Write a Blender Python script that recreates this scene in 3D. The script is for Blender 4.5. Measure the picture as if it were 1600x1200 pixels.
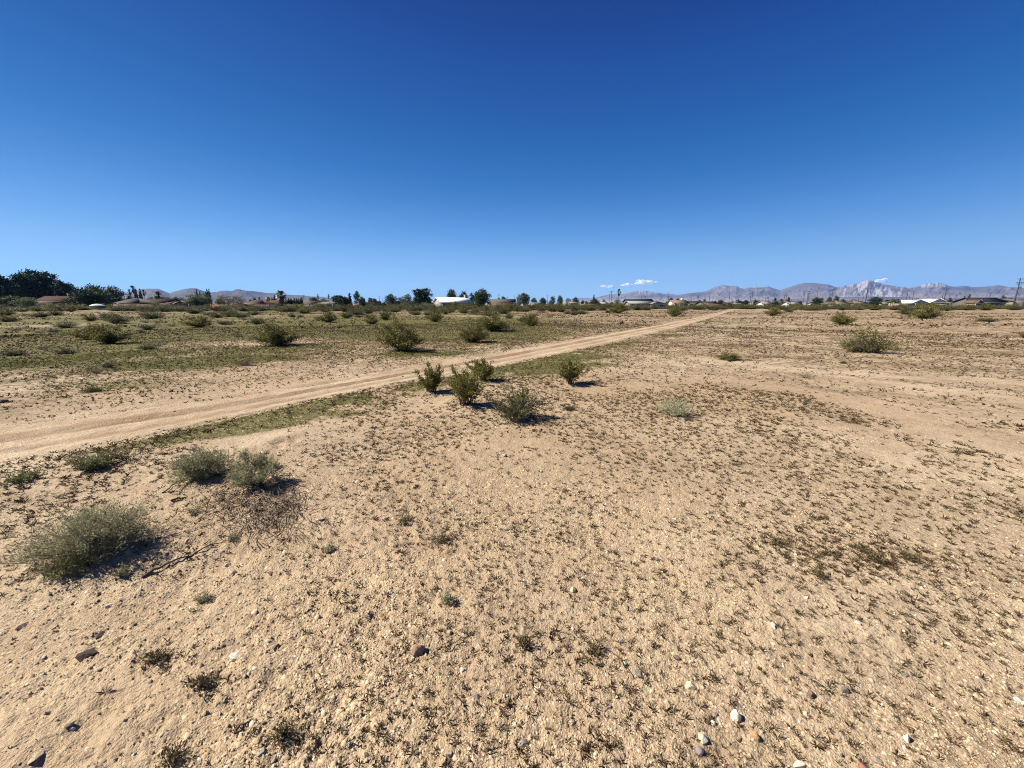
import bpy, bmesh, math, random
import numpy as np
from mathutils import Vector

# ------------------------------------------------------------------ camera, world, sun
for o in list(bpy.data.objects):
    bpy.data.objects.remove(o)
SC = bpy.context.scene
COL = SC.collection
F = 601.0                                   # focal length in photo pixels (1600 wide)
PITCH = math.atan(124.0 / F)
CP, SP = math.cos(PITCH), math.sin(PITCH)
CAMZ = 1.6
cam_d = bpy.data.cameras.new('camera')
cam_d.sensor_width = 36.0
cam_d.lens = F / 1600.0 * 36.0
cam_d.clip_start = 0.05
cam_d.clip_end = 80000.0
cam = bpy.data.objects.new('camera', cam_d)
COL.objects.link(cam)
cam.location = (0, 0, CAMZ)
cam.rotation_euler = (math.pi / 2 - PITCH, 0, 0)
SC.camera = cam

HAZE_D = 3.4e-5
SKY_LIFT = 0.065
SUN_AZ = -84.0          # degrees from the view direction (+Y), negative = left
SUN_EL = 43.0
sun_dir = Vector((math.sin(math.radians(SUN_AZ)) * math.cos(math.radians(SUN_EL)),
                  math.cos(math.radians(SUN_AZ)) * math.cos(math.radians(SUN_EL)),
                  math.sin(math.radians(SUN_EL))))
world = bpy.data.worlds.new('World')
SC.world = world
world.use_nodes = True
wn = world.node_tree.nodes; wl = world.node_tree.links
wn.clear()
w_out = wn.new('ShaderNodeOutputWorld'); w_bg = wn.new('ShaderNodeBackground')
# clear desert sky: mostly the sky's own height gradient, partly its brightening towards the sun
w_tc = wn.new('ShaderNodeTexCoord'); w_sep = wn.new('ShaderNodeSeparateXYZ')
wl.new(w_tc.outputs['Generated'], w_sep.inputs[0])
def wmath(op, a, b=None):
    m = wn.new('ShaderNodeMath'); m.operation = op
    for s_, v in zip(m.inputs, (a, b)):
        if v is None: continue
        if isinstance(v, bpy.types.NodeSocket): wl.new(v, s_)
        else: s_.default_value = v
    return m.outputs[0]
w_h = wmath('SQRT', wmath('ADD', wmath('MULTIPLY', w_sep.outputs[0], w_sep.outputs[0]), wmath('MULTIPLY', w_sep.outputs[1], w_sep.outputs[1])))
w_z = wmath('ADD', wmath('MULTIPLY', wmath('MAXIMUM', w_sep.outputs[2], 0.0), 0.97), SKY_LIFT)
def sky_tex(xs, ys):
    c = wn.new('ShaderNodeCombineXYZ'); wl.new(w_z, c.inputs[2])
    if xs is not None: wl.new(xs, c.inputs[0])
    wl.new(ys, c.inputs[1])
    s_ = wn.new('ShaderNodeTexSky'); s_.sky_type = 'NISHITA'; s_.sun_disc = False
    s_.sun_elevation = math.radians(SUN_EL); s_.sun_rotation = math.radians(SUN_AZ)
    s_.altitude = 2500.0; s_.air_density = 1.0; s_.dust_density = 0.0; s_.ozone_density = 6.0
    wl.new(c.outputs[0], s_.inputs[0]); return s_.outputs[0]
w_mix = wn.new('ShaderNodeMix'); w_mix.data_type = 'RGBA'; w_mix.inputs[0].default_value = 0.12
wl.new(sky_tex(None, w_h), w_mix.inputs[6]); wl.new(sky_tex(w_sep.outputs[0], w_sep.outputs[1]), w_mix.inputs[7])
def wscale(src, k):
    v = wn.new('ShaderNodeVectorMath'); v.operation = 'SCALE'; v.inputs[3].default_value = k
    wl.new(src, v.inputs[0]); return v.outputs[0]
w_cur = wn.new('ShaderNodeRGBCurve')        # photographic grading of the sky: deep blue overhead, pale at the horizon
SKY_CURVE = (
    [(0, 0), (.057, .001), (.070, .004), (.085, .013), (.094, .025), (.118, .072), (.147, .142), (.184, .222), (.222, .272), (.30, .30), (1, .33)],
    [(0, 0), (.10, .015), (.119, .026), (.130, .044), (.147, .066), (.186, .124), (.231, .208), (.283, .306), (.342, .388), (.397, .432), (.5, .44), (1, .46)],
    [(0, 0), (.20, .08), (.263, .155), (.287, .212), (.322, .262), (.390, .362), (.461, .470), (.529, .545), (.60, .590), (.7, .59), (1, .60)])
for ch, pts_ in enumerate(SKY_CURVE):
    c_ = w_cur.mapping.curves[ch]
    while len(c_.points) < len(pts_): c_.points.new(.5, .5)
    for p_, q_ in zip(c_.points, pts_): p_.location = q_; p_.handle_type = 'AUTO_CLAMPED'
w_cur.mapping.update()
wl.new(wscale(w_mix.outputs[2], 0.1), w_cur.inputs['Color'])
w_bg.inputs['Strength'].default_value = 0.067
wl.new(wscale(w_cur.outputs[0], 10.0), w_bg.inputs[0]); wl.new(w_bg.outputs[0], w_out.inputs[0])
sun_l = bpy.data.lights.new('sun', 'SUN'); sun_l.energy = 5.0; sun_l.angle = math.radians(0.53)
sun_l.color = (1.0, 0.93, 0.82)
sun_o = bpy.data.objects.new('sun', sun_l); COL.objects.link(sun_o)
sun_o.rotation_euler = (-sun_dir).to_track_quat('-Z', 'Y').to_euler()
sun_o.location = (-20, 10, 30)
SC.view_settings.view_transform = 'Standard'
SC.view_settings.look = 'None'
SC.view_settings.exposure = 1.12
SC.view_settings.gamma = 1.0
SC.view_settings.use_curve_mapping = False
SC.cycles.volume_bounces = 1
SC.cycles.use_denoising = True
SC.cycles.denoising_prefilter = 'NONE'
SC.cycles.denoising_quality = 'HIGH'
SC.cycles.filter_width = 1.0
SC.cycles.max_bounces = 6
SC.cycles.diffuse_bounces = 3
SC.cycles.transparent_max_bounces = 8

# ------------------------------------------------------------------ helpers
def ray(px, py):
    xc, yc = (px - 800.0) / F, (600.0 - py) / F
    return xc, CP + yc * SP, -SP + yc * CP
def G(px, py):
    """Point of the flat ground seen at a photo pixel, and the camera depth there."""
    a, b, c = ray(px, py)
    t = CAMZ / -c
    return a * t, b * t, t
def zof(Y, py):
    """World height seen at photo row py at world depth Y."""
    yc = (600.0 - py) / F
    return CAMZ + Y * (yc * CP - SP) / (CP + yc * SP)
def xof(px, Y):
    """World x of a photo column, read at the horizon row, at world depth Y."""
    return (px - 800.0) / F * Y * CP

def hash2(ix, iy, seed):
    n = (ix.astype(np.int64) * 374761393 + iy.astype(np.int64) * 668265263 + seed * 974634777) & 0xffffffff
    n = ((n ^ (n >> 13)) * 1274126177) & 0xffffffff
    n = (n ^ (n >> 16)) & 0xffff
    return n / 65535.0
def vnoise(x, y, seed=0):
    x = np.asarray(x, float); y = np.asarray(y, float)
    ix, iy = np.floor(x), np.floor(y)
    fx, fy = x - ix, y - iy
    fx = fx * fx * fx * (fx * (fx * 6 - 15) + 10); fy = fy * fy * fy * (fy * (fy * 6 - 15) + 10)
    a = hash2(ix, iy, seed); b = hash2(ix + 1, iy, seed)
    c = hash2(ix, iy + 1, seed); d = hash2(ix + 1, iy + 1, seed)
    return (a + (b - a) * fx) * (1 - fy) + (c + (d - c) * fx) * fy - 0.5
def fbm(x, y, seed=0, oct=4, gain=0.5):
    s = 0; a = 1.0
    for k in range(oct):
        s = s + a * vnoise(x * 2 ** k + 17.3 * k, y * 2 ** k - 9.1 * k, seed + k)
        a *= gain
    return s
def sstep(a, b, x):
    t = np.clip((x - a) / (b - a), 0, 1)
    return t * t * (3 - 2 * t)

# ---- the dirt road: photo polylines turned into ground polylines
ROAD_LOW = [(0, 722), (100, 705), (180, 690), (340, 656), (400, 643), (540, 613), (650, 594), (740, 579), (800, 567), (920, 543), (1000, 524), (1060, 511), (1105, 499), (1135, 489), (1150, 484.5)]
ROAD_UP = [(0, 668), (100, 652), (200, 640), (300, 628), (400, 614), (500, 599), (600, 583), (700, 566), (800, 548), (900, 530), (1000, 513), (1060, 502), (1100, 494), (1128, 487.2), (1142, 483.8)]
def seg_param(pl):
    p = np.array([G(*q)[:2] for q in pl])
    return np.vstack([[p[0, 0] - 6.0, p[0, 1] - 7.2], p])
RL, RU = seg_param(ROAD_LOW), seg_param(ROAD_UP)
def x_on(pl, x, col=1):
    o = np.argsort(pl[:, 0]); return np.interp(x, pl[o, 0], pl[o, col])
def road_coord(x, y):
    """0 at the near edge of the road, 1 at its far edge (by world x)."""
    lo = x_on(RL, x); up = x_on(RU, x)
    return (y - lo) / np.maximum(up - lo, 0.3)
def road_mask(x, y, soft=0.12):
    c = road_coord(x, y) + 0.10 * vnoise(x * 1.3, y * 1.3, 5) + 0.05 * vnoise(x * 5, y * 5, 6)
    m = sstep(-soft, soft, c) * sstep(-soft, soft, 1 - c)
    return m * (y < x_on(RL, 60) + 60)

MOUNDS = [(430, 690, 0.35, 0.05), (400, 775, 0.55, 0.05), (310, 745, 0.5, 0.04), (140, 870, 0.6, 0.04), (640, 770, 0.6, 0.04), (375, 1040, 0.16, 0.02), (475, 680, 0.3, .04), (730, 640, .6, .05), (1190, 900, .4, .02), (1360, 870, .5, .03), (930, 590, 1.2, .06)]
MW = [(*G(a, b)[:2], r, h) for a, b, r, h in MOUNDS]
PITS = [(432, 697), (445, 694), (459, 693), (437, 701)]
PW = [(*G(a, b)[:2], 0.05, -0.05) for a, b in PITS]
def H(x, y):
    x = np.asarray(x, float); y = np.asarray(y, float)
    r = np.hypot(x, y)
    far = np.clip(r / 25.0, 0, 1)
    z = 0.02 * fbm(x * 0.9, y * 0.9, 21, 2) * 2 + 0.16 * far * vnoise(x / 11.0, y / 9.0, 22)
    for mx, my, mr, mh in MW + PW:
        z = z + mh * np.exp(-((x - mx) ** 2 + (y - my) ** 2) / (mr * mr))
    rm = road_mask(x, y, 0.25)
    c = road_coord(x, y)
    z = z * (1 - 0.7 * rm) - 0.03 * rm
    z = z - 0.035 * np.exp(-((c - 0.62) / 0.07) ** 2) * rm - 0.02 * np.exp(-((c - 0.28) / 0.08) ** 2) * rm + 0.03 * np.exp(-((c - 1.02) / 0.08) ** 2) * np.clip(1 - r / 60, 0, 1)
    return np.where(r > 400, 0.0, z * np.clip(1.3 - r / 400.0, 0, 1))
def Hs(x, y):
    return float(H(np.array([x]), np.array([y]))[0])
cam.location.z = CAMZ

def mesh_np(name, V, quads=None, tris=None, attrs=None, smooth=False):
    V = np.asarray(V, np.float32)
    me = bpy.data.meshes.new(name)
    loops = []; tot = []
    if quads is not None and len(quads):
        q = np.asarray(quads, np.int32); loops.append(q.ravel()); tot.append(np.full(len(q), 4, np.int32))
    if tris is not None and len(tris):
        t = np.asarray(tris, np.int32); loops.append(t.ravel()); tot.append(np.full(len(t), 3, np.int32))
    loops = np.concatenate(loops); tot = np.concatenate(tot)
    start = np.concatenate([[0], np.cumsum(tot)[:-1]]).astype(np.int32)
    me.vertices.add(len(V)); me.vertices.foreach_set('co', V.ravel())
    me.loops.add(len(loops)); me.loops.foreach_set('vertex_index', loops)
    me.polygons.add(len(tot)); me.polygons.foreach_set('loop_start', start)
    me.polygons.foreach_set('loop_total', tot)
    if smooth:
        me.polygons.foreach_set('use_smooth', np.ones(len(tot), bool))
    for an, (dom, typ, arr) in (attrs or {}).items():
        at = me.attributes.new(an, typ, dom)
        at.data.foreach_set('color' if typ == 'FLOAT_COLOR' else 'value', np.asarray(arr, np.float32).ravel())
    me.update(calc_edges=True)
    me.validate(verbose=False)
    return me
def link(name, me, mat=None, parent=None, loc=None):
    o = bpy.data.objects.new(name, me)
    COL.objects.link(o)
    if mat is not None and me is not None and not me.materials:
        me.materials.append(mat)
    if parent is not None:
        o.parent = parent
    if loc is not None:
        o.location = loc
    return o
def tag(o, label=None, cat=None, group=None, kind=None):
    if label: o['label'] = label
    if cat: o['category'] = cat
    if group: o['group'] = group
    if kind: o['kind'] = kind
    return o
def empty(name, loc, rz=0.0, scale=None):
    o = bpy.data.objects.new(name, None); COL.objects.link(o)
    o.empty_display_size = 0.2
    o.location = loc; o.rotation_euler = (0, 0, rz)
    if scale is not None: o.scale = scale
    return o

class MB:
    """Collects quads and triangles into one mesh."""
    def __init__(s): s.V = []; s.Q = []; s.T = []; s.n = 0; s.qt = []; s.tt = []
    def add(s, V, Q=None, T=None, tint=0.5):
        V = np.asarray(V, float).reshape(-1, 3)
        if Q is not None and len(Q):
            Q = np.asarray(Q, int).reshape(-1, 4); s.Q.append(Q + s.n); s.qt.append(np.broadcast_to(tint, (len(Q),)))
        if T is not None and len(T):
            T = np.asarray(T, int).reshape(-1, 3); s.T.append(T + s.n); s.tt.append(np.broadcast_to(tint, (len(T),)))
        s.V.append(V); s.n += len(V)
    def box(s, c, d, rz=0.0, tint=0.5):
        x, y, z = (np.array(d) / 2.0)
        v = np.array([[-x, -y, -z], [x, -y, -z], [x, y, -z], [-x, y, -z], [-x, -y, z], [x, -y, z], [x, y, z], [-x, y, z]])
        ca, sa = math.cos(rz), math.sin(rz)
        v = np.stack([v[:, 0] * ca - v[:, 1] * sa, v[:, 0] * sa + v[:, 1] * ca, v[:, 2]], 1) + np.array(c)
        s.add(v, [[0, 3, 2, 1], [4, 5, 6, 7], [0, 1, 5, 4], [1, 2, 6, 5], [2, 3, 7, 6], [3, 0, 4, 7]], tint=tint)
    def tube(s, pts, radii, sides=4, tint=0.5, cap=True):
        pts = np.asarray(pts, float); n = len(pts)
        radii = np.broadcast_to(np.asarray(radii, float), (n,))
        t = np.gradient(pts, axis=0); t /= np.linalg.norm(t, axis=1)[:, None] + 1e-9
        ref = np.where(np.abs(t[:, 2:3]) > 0.9, np.array([[1.0, 0, 0]]), np.array([[0, 0, 1.0]]))
        u = np.cross(t, ref); u /= np.linalg.norm(u, axis=1)[:, None] + 1e-9
        w = np.cross(t, u)
        a = np.arange(sides) * 2 * math.pi / sides
        V = pts[:, None, :] + radii[:, None, None] * (np.cos(a)[None, :, None] * u[:, None, :] + np.sin(a)[None, :, None] * w[:, None, :])
        V = V.reshape(-1, 3)
        i = np.arange(n - 1)[:, None] * sides; j = np.arange(sides)[None, :]; k = (j + 1) % sides
        Q = np.stack([i + j, i + k, i + sides + k, i + sides + j], -1).reshape(-1, 4)
        T = None
        if cap:
            b = (n - 1) * sides
            T = [[b, b + q, b + q + 1] for q in range(1, sides - 1)] + [[0, q + 1, q] for q in range(1, sides - 1)]
        s.add(V, Q, T, tint=tint)
    def mesh(s, name, smooth=False):
        V = np.concatenate(s.V)
        Q = np.concatenate(s.Q) if s.Q else None
        T = np.concatenate(s.T) if s.T else None
        ti = np.concatenate(([np.concatenate(s.qt)] if s.qt else []) + ([np.concatenate(s.tt)] if s.tt else []))
        return mesh_np(name, V, Q, T, {'tint': ('FACE', 'FLOAT', ti)}, smooth)
    def build(s, name, mat, parent=None, loc=None, smooth=False):
        return link(name, s.mesh(name, smooth), mat, parent, loc)

def leaf_quads(P, D, L, W, rng):
    """Diamond-shaped leaf faces at P along D (unit), length L, width W."""
    n = len(P)
    r = rng.normal(size=(n, 3)); s = np.cross(D, r); s /= np.linalg.norm(s, axis=1)[:, None] + 1e-9
    L = np.broadcast_to(np.asarray(L, float), (n,))[:, None]; W = np.broadcast_to(np.asarray(W, float), (n,))[:, None]
    V = np.stack([P, P + D * L * .55 + s * W * .5, P + D * L, P + D * L * .45 - s * W * .5], 1).reshape(-1, 3)
    Q = np.arange(n)[:, None] * 4 + np.arange(4)[None, :]
    return V, Q
def unit(v):
    return v / (np.linalg.norm(v, axis=-1, keepdims=True) + 1e-9)

# ------------------------------------------------------------------ materials
def new_mat(name):
    m = bpy.data.materials.new(name); m.use_nodes = True
    nt = m.node_tree; nt.nodes.clear()
    out = nt.nodes.new('ShaderNodeOutputMaterial')
    return m, nt, out
def N(nt, typ, **kw):
    n = nt.nodes.new(typ)
    for k, v in kw.items():
        if k in n.inputs.keys(): n.inputs[k].default_value = v
        else: setattr(n, k, v)
    return n
def noise(nt, co, scale, detail=3.0, rough=0.55, dist=0.0):
    n = nt.nodes.new('ShaderNodeTexNoise'); n.inputs['Scale'].default_value = scale
    n.inputs['Detail'].default_value = detail; n.inputs['Roughness'].default_value = rough
    n.inputs['Distortion'].default_value = dist
    nt.links.new(co, n.inputs['Vector']); return n.outputs['Fac']
def ramp(nt, fac, stops):
    r = nt.nodes.new('ShaderNodeValToRGB')
    el = r.color_ramp.elements
    while len(el) < len(stops): el.new(0.5)
    for e, (p, c) in zip(el, stops):
        e.position = p; e.color = (*c, 1) if len(c) == 3 else c
    nt.links.new(fac, r.inputs[0]); return r.outputs[0]
def mix(nt, fac, a, b, mode='MIX'):
    m = nt.nodes.new('ShaderNodeMix'); m.data_type = 'RGBA'; m.blend_type = mode
    for s, v in ((m.inputs[0], fac), (m.inputs[6], a), (m.inputs[7], b)):
        if isinstance(v, bpy.types.NodeSocket): nt.links.new(v, s)
        elif isinstance(v, (int, float)): s.default_value = v
        else: s.default_value = (*v, 1)
    return m.outputs[2]
def mathn(nt, op, a, b=None, c=None, clamp=False):
    m = nt.nodes.new('ShaderNodeMath'); m.operation = op; m.use_clamp = clamp
    for s, v in zip(m.inputs, (a, b, c)):
        if v is None: continue
        if isinstance(v, bpy.types.NodeSocket): nt.links.new(v, s)
        else: s.default_value = v
    return m.outputs[0]
def attr(nt, name):
    a = nt.nodes.new('ShaderNodeAttribute'); a.attribute_name = name; return a
def maprange(nt, v, a, b, c=0.0, d=1.0):
    m = nt.nodes.new('ShaderNodeMapRange'); m.clamp = True
    nt.links.new(v, m.inputs[0])
    for k, q in zip((1, 2, 3, 4), (a, b, c, d)): m.inputs[k].default_value = q
    return m.outputs[0]

def simple_mat(name, c0, c1, scale=4.0, rough=0.8, bump=0.0, spec=0.2, metal=0.0):
    m, nt, out = new_mat(name)
    geo = N(nt, 'ShaderNodeTexCoord').outputs['Object']
    f = noise(nt, geo, scale, 4)
    col = ramp(nt, f, [(0.3, c0), (0.7, c1)])
    t = attr(nt, 'tint').outputs['Fac']
    bs = N(nt, 'ShaderNodeBsdfPrincipled', Roughness=rough)
    bs.inputs['Specular IOR Level'].default_value = spec; bs.inputs['Metallic'].default_value = metal
    nt.links.new(col, bs.inputs['Base Color'])
    if bump:
        b = N(nt, 'ShaderNodeBump', Distance=bump); nt.links.new(noise(nt, geo, scale * 3, 5), b.inputs['Height'])
        nt.links.new(b.outputs[0], bs.inputs['Normal'])
    nt.links.new(bs.outputs[0], out.inputs[0])
    return m
def leaf_mat(name, stops, trans=0.3, rough=0.55, spec=0.3):
    """Foliage: each leaf face carries its own random tint."""
    m, nt, out = new_mat(name)
    t = attr(nt, 'tint').outputs['Fac']
    col = ramp(nt, t, stops)
    bs = N(nt, 'ShaderNodeBsdfPrincipled', Roughness=rough)
    bs.inputs['Specular IOR Level'].default_value = spec
    nt.links.new(col, bs.inputs['Base Color'])
    tr = N(nt, 'ShaderNodeBsdfTranslucent')
    nt.links.new(col, tr.inputs[0])
    mx = N(nt, 'ShaderNodeMixShader'); mx.inputs[0].default_value = trans
    nt.links.new(bs.outputs[0], mx.inputs[1]); nt.links.new(tr.outputs[0], mx.inputs[2])
    nt.links.new(mx.outputs[0], out.inputs[0])
    return m

SAND_LO, SAND_MID, SAND_HI = (0.245, 0.175, 0.105), (0.385, 0.290, 0.190), (0.52, 0.42, 0.28)
def sand_mat(name, road=False):
    m, nt, out = new_mat(name)
    co = N(nt, 'ShaderNodeNewGeometry').outputs['Position']
    a = attr(nt, 'mask')
    sep = N(nt, 'ShaderNodeSeparateColor'); nt.links.new(a.outputs['Color'], sep.inputs[0])
    green, speck, redness = sep.outputs[0], sep.outputs[1], sep.outputs[2]
    big = noise(nt, co, 0.45, 4, 0.6)
    mid = noise(nt, co, 3.2, 5, 0.62)
    if road: pass
    fine = noise(nt, co, 38.0, 4, 0.65)
    grain = noise(nt, co, 170.0, 3, 0.7)
    v = mathn(nt, 'ADD', mathn(nt, 'MULTIPLY', big, 0.40), mathn(nt, 'MULTIPLY', mid, 0.40))
    v = mathn(nt, 'ADD', v, mathn(nt, 'MULTIPLY', fine, 0.12))
    v = mathn(nt, 'ADD', v, mathn(nt, 'MULTIPLY', grain, 0.08))
    col = ramp(nt, v, [(0.34, SAND_LO), (0.50, SAND_MID), (0.66, SAND_HI)])
    # single grains and small pebbles, darker, paler and pinker than the sand
    vo = N(nt, 'ShaderNodeTexVoronoi', Scale=95.0); nt.links.new(co, vo.inputs['Vector'])
    gs = N(nt, 'ShaderNodeSeparateColor'); nt.links.new(vo.outputs['Color'], gs.inputs[0])
    col = mix(nt, maprange(nt, gs.outputs[0], 0.72, 0.95, 0, 0.45), col, (0.48, 0.40, 0.30))
    col = mix(nt, maprange(nt, gs.outputs[1], 0.78, 0.98, 0, 0.55), col, (0.125, 0.085, 0.055))
    # reddish and brownish washes
    col = mix(nt, mathn(nt, 'MULTIPLY', redness, 0.6 if not road else 0.9), col, (0.31, 0.215, 0.13) if not road else (0.21, 0.13, 0.072))
    if not road:
        # low plants too far off or too fine to stand up as geometry
        sp = noise(nt, co, 7.5, 3, 0.6, 0.4)
        sp2 = noise(nt, co, 1.1, 3, 0.6)
        f = maprange(nt, mathn(nt, 'ADD', sp, mathn(nt, 'MULTIPLY', mathn(nt, 'SUBTRACT', sp2, 0.5), 0.5)), 0.46, 0.60)
        col = mix(nt, mathn(nt, 'MULTIPLY', f, speck), col, (0.08, 0.056, 0.026))
        # metre-wide drifts of dry weeds and darker soil, the way the far flat reads
        s3 = noise(nt, co, 0.8, 6, 0.68, 0.5)
        f3 = maprange(nt, s3, 0.47, 0.62)
        col = mix(nt, mathn(nt, 'MULTIPLY', f3, mathn(nt, 'MULTIPLY', speck, 0.75)), col, (0.115, 0.08, 0.042))
        gn = noise(nt, co, 2.6, 5, 0.68)
        gf = maprange(nt, mathn(nt, 'ADD', gn, mathn(nt, 'MULTIPLY', mathn(nt, 'SUBTRACT', green, 0.5), 0.75)), 0.38, 0.66)
        gcol = ramp(nt, noise(nt, co, 11.0, 3, 0.6), [(0.35, (0.042, 0.042, 0.010)), (0.65, (0.13, 0.122, 0.032))])
        col = mix(nt, mathn(nt, 'MULTIPLY', gf, mathn(nt, 'MINIMUM', mathn(nt, 'MULTIPLY', green, 1.5), 0.86)), col, gcol)
    bs = N(nt, 'ShaderNodeBsdfPrincipled', Roughness=0.95)
    bs.inputs['Specular IOR Level'].default_value = 0.12
    nt.links.new(col, bs.inputs['Base Color'])
    h = mathn(nt, 'ADD', mathn(nt, 'MULTIPLY', fine, 1.0), mathn(nt, 'MULTIPLY', grain, 0.35))
    h = mathn(nt, 'SUBTRACT', h, mathn(nt, 'MULTIPLY', vo.outputs['Distance'], 0.25))
    h = mathn(nt, 'ADD', h, mathn(nt, 'MULTIPLY', noise(nt, co, 11.0, 4, 0.6), 1.0))
    b = N(nt, 'ShaderNodeBump', Distance=0.020, Strength=0.8)
    nt.links.new(h, b.inputs['Height']); nt.links.new(b.outputs[0], bs.inputs['Normal'])
    nt.links.new(bs.outputs[0], out.inputs[0])
    return m

M = {}
M['sand'] = sand_mat('desert_sand')
M['road'] = sand_mat('road_dirt', True)
M['creosote'] = leaf_mat('creosote_leaf', [(0.0, (0.055, 0.055, 0.013)), (0.5, (0.13, 0.123, 0.028)), (1.0, (0.27, 0.235, 0.065))], 0.28)
M['creosote_dull'] = leaf_mat('creosote_leaf_dull', [(0.0, (0.045, 0.05, 0.018)), (0.5, (0.095, 0.098, 0.034)), (1.0, (0.19, 0.175, 0.065))], 0.25)
M['sage'] = leaf_mat('sage_leaf', [(0.0, (0.15, 0.152, 0.078)), (0.5, (0.31, 0.305, 0.17)), (1.0, (0.52, 0.49, 0.31))], 0.22, 0.8, 0.1)
M['sage_green'] = leaf_mat('green_sage_leaf', [(0.0, (0.10, 0.11, 0.042)), (0.5, (0.19, 0.20, 0.085)), (1.0, (0.32, 0.31, 0.15))], 0.25, 0.7, 0.15)
M['dry'] = leaf_mat('dry_brown_leaf', [(0.0, (0.09, 0.06, 0.03)), (0.5, (0.15, 0.11, 0.06)), (1.0, (0.25, 0.20, 0.12))], 0.15, 0.8, 0.1)
M['sprout'] = leaf_mat('sprout_leaf', [(0.0, (0.06, 0.035, 0.018)), (0.5, (0.10, 0.066, 0.031)), (0.85, (0.125, 0.098, 0.042)), (1.0, (0.19, 0.16, 0.075))], 0.15, 0.7, 0.2)
M['grass'] = leaf_mat('verge_grass_leaf', [(0.0, (0.055, 0.056, 0.013)), (0.5, (0.115, 0.112, 0.027)), (1.0, (0.22, 0.205, 0.065))], 0.3, 0.7, 0.15)
M['twig'] = simple_mat('grey_twig', (0.12, 0.09, 0.065), (0.28, 0.23, 0.18), 30)
M['twig_dark'] = simple_mat('dark_twig', (0.05, 0.036, 0.025), (0.13, 0.095, 0.065), 30)
M['twig_pale'] = simple_mat('pale_twig', (0.25, 0.21, 0.17), (0.48, 0.42, 0.36), 30)
M['bark'] = simple_mat('tree_bark', (0.06, 0.045, 0.035), (0.15, 0.115, 0.085), 3)
M['palm_trunk'] = simple_mat('palm_trunk', (0.10, 0.08, 0.06), (0.20, 0.16, 0.12), 3)
M['pine_leaf'] = leaf_mat('pine_needles', [(0.0, (0.012, 0.022, 0.012)), (0.5, (0.026, 0.042, 0.02)), (1.0, (0.055, 0.075, 0.036))], 0.15, 0.7, 0.15)
M['tree_leaf'] = leaf_mat('tree_leaves', [(0.0, (0.025, 0.04, 0.016)), (0.5, (0.055, 0.078, 0.03)), (1.0, (0.12, 0.145, 0.062))], 0.22, 0.6, 0.2)
M['pale_leaf'] = leaf_mat('pale_tree_leaves', [(0.0, (0.07, 0.09, 0.04)), (0.5, (0.12, 0.145, 0.07)), (1.0, (0.20, 0.22, 0.12))], 0.25, 0.7, 0.15)
M['dry_leaf'] = leaf_mat('dry_tree_leaves', [(0.0, (0.11, 0.09, 0.065)), (0.5, (0.19, 0.16, 0.12)), (1.0, (0.28, 0.25, 0.19))], 0.2, 0.8, 0.1)
M['pink_leaf'] = leaf_mat('pinkish_leaves', [(0.0, (0.12, 0.08, 0.07)), (0.5, (0.22, 0.14, 0.13)), (1.0, (0.32, 0.22, 0.2))], 0.2, 0.8, 0.1)
M['cypress_leaf'] = leaf_mat('cypress_needles', [(0.0, (0.008, 0.016, 0.009)), (0.5, (0.016, 0.028, 0.014)), (1.0, (0.035, 0.05, 0.025))], 0.1, 0.7, 0.15)
M['palm_leaf'] = leaf_mat('palm_fronds', [(0.0, (0.025, 0.04, 0.016)), (0.5, (0.045, 0.065, 0.026)), (1.0, (0.08, 0.10, 0.045))], 0.15, 0.5, 0.3)
M['palm_skirt'] = leaf_mat('dead_palm_fronds', [(0.0, (0.10, 0.075, 0.045)), (0.5, (0.16, 0.12, 0.075)), (1.0, (0.24, 0.19, 0.12))], 0.1, 0.8, 0.1)
M['pole'] = simple_mat('pole_wood', (0.035, 0.026, 0.02), (0.085, 0.065, 0.05), 2)
M['insulator'] = simple_mat('insulator_grey', (0.22, 0.22, 0.22), (0.35, 0.35, 0.35), 2, 0.4)
M['metal_grey'] = simple_mat('grey_metal', (0.20, 0.20, 0.20), (0.30, 0.30, 0.30), 2, 0.5)
M['glass'] = simple_mat('window_glass', (0.02, 0.025, 0.03), (0.04, 0.045, 0.05), 1, 0.1, spec=0.6)
M['white_trim'] = simple_mat('white_trim', (0.65, 0.64, 0.61), (0.75, 0.74, 0.71), 2, 0.6)
def paint(name, c, var=0.12, rough=0.85):
    if name not in M:
        M[name] = simple_mat(name, tuple(q * (1 - var) for q in c), tuple(min(q * (1 + var), 0.9) for q in c), 1.2, rough, spec=0.03)
    return M[name]

# ------------------------------------------------------------------ ground sheet
def blob_mask(x, y, blobs):
    """Sum of soft ellipses given by photo pixels (px, py, rx, ry, strength), laid out on the ground."""
    s = np.zeros_like(x)
    for px, py, rx, ry, st in blobs:
        cx, cy, t = G(px, py)
        wx = rx * t / F
        y0, y1 = G(px, py + ry)[1], G(px, max(py - ry, 479.5))[1]
        wy = np.where(y < cy, max(cy - y0, 0.05), max(y1 - cy, 0.05))
        s = s + st * np.exp(-(((x - cx) / wx) ** 2 + ((y - cy) / wy) ** 2))
    return s
GREEN = [(60, 560, 110, 22, .6), (40, 520, 120, 14, .6), (250, 572, 90, 8, .5), (340, 565, 70, 9, .7), (420, 560, 60, 6, .5),
         (200, 600, 100, 10, .4), (100, 540, 90, 9, .4), (400, 515, 200, 14, .55), (560, 512, 120, 8, .55),
         (640, 510, 200, 12, .45), (150, 500, 250, 8, .4), (330, 525, 140, 9, .45), (450, 545, 80, 6, .4), (700, 552, 40, 4, .5), (830, 520, 60, 6, .3), (640, 553, 60, 5, .5),
         (20, 570, 60, 10, .5), (560, 560, 100, 8, .2)]
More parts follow.
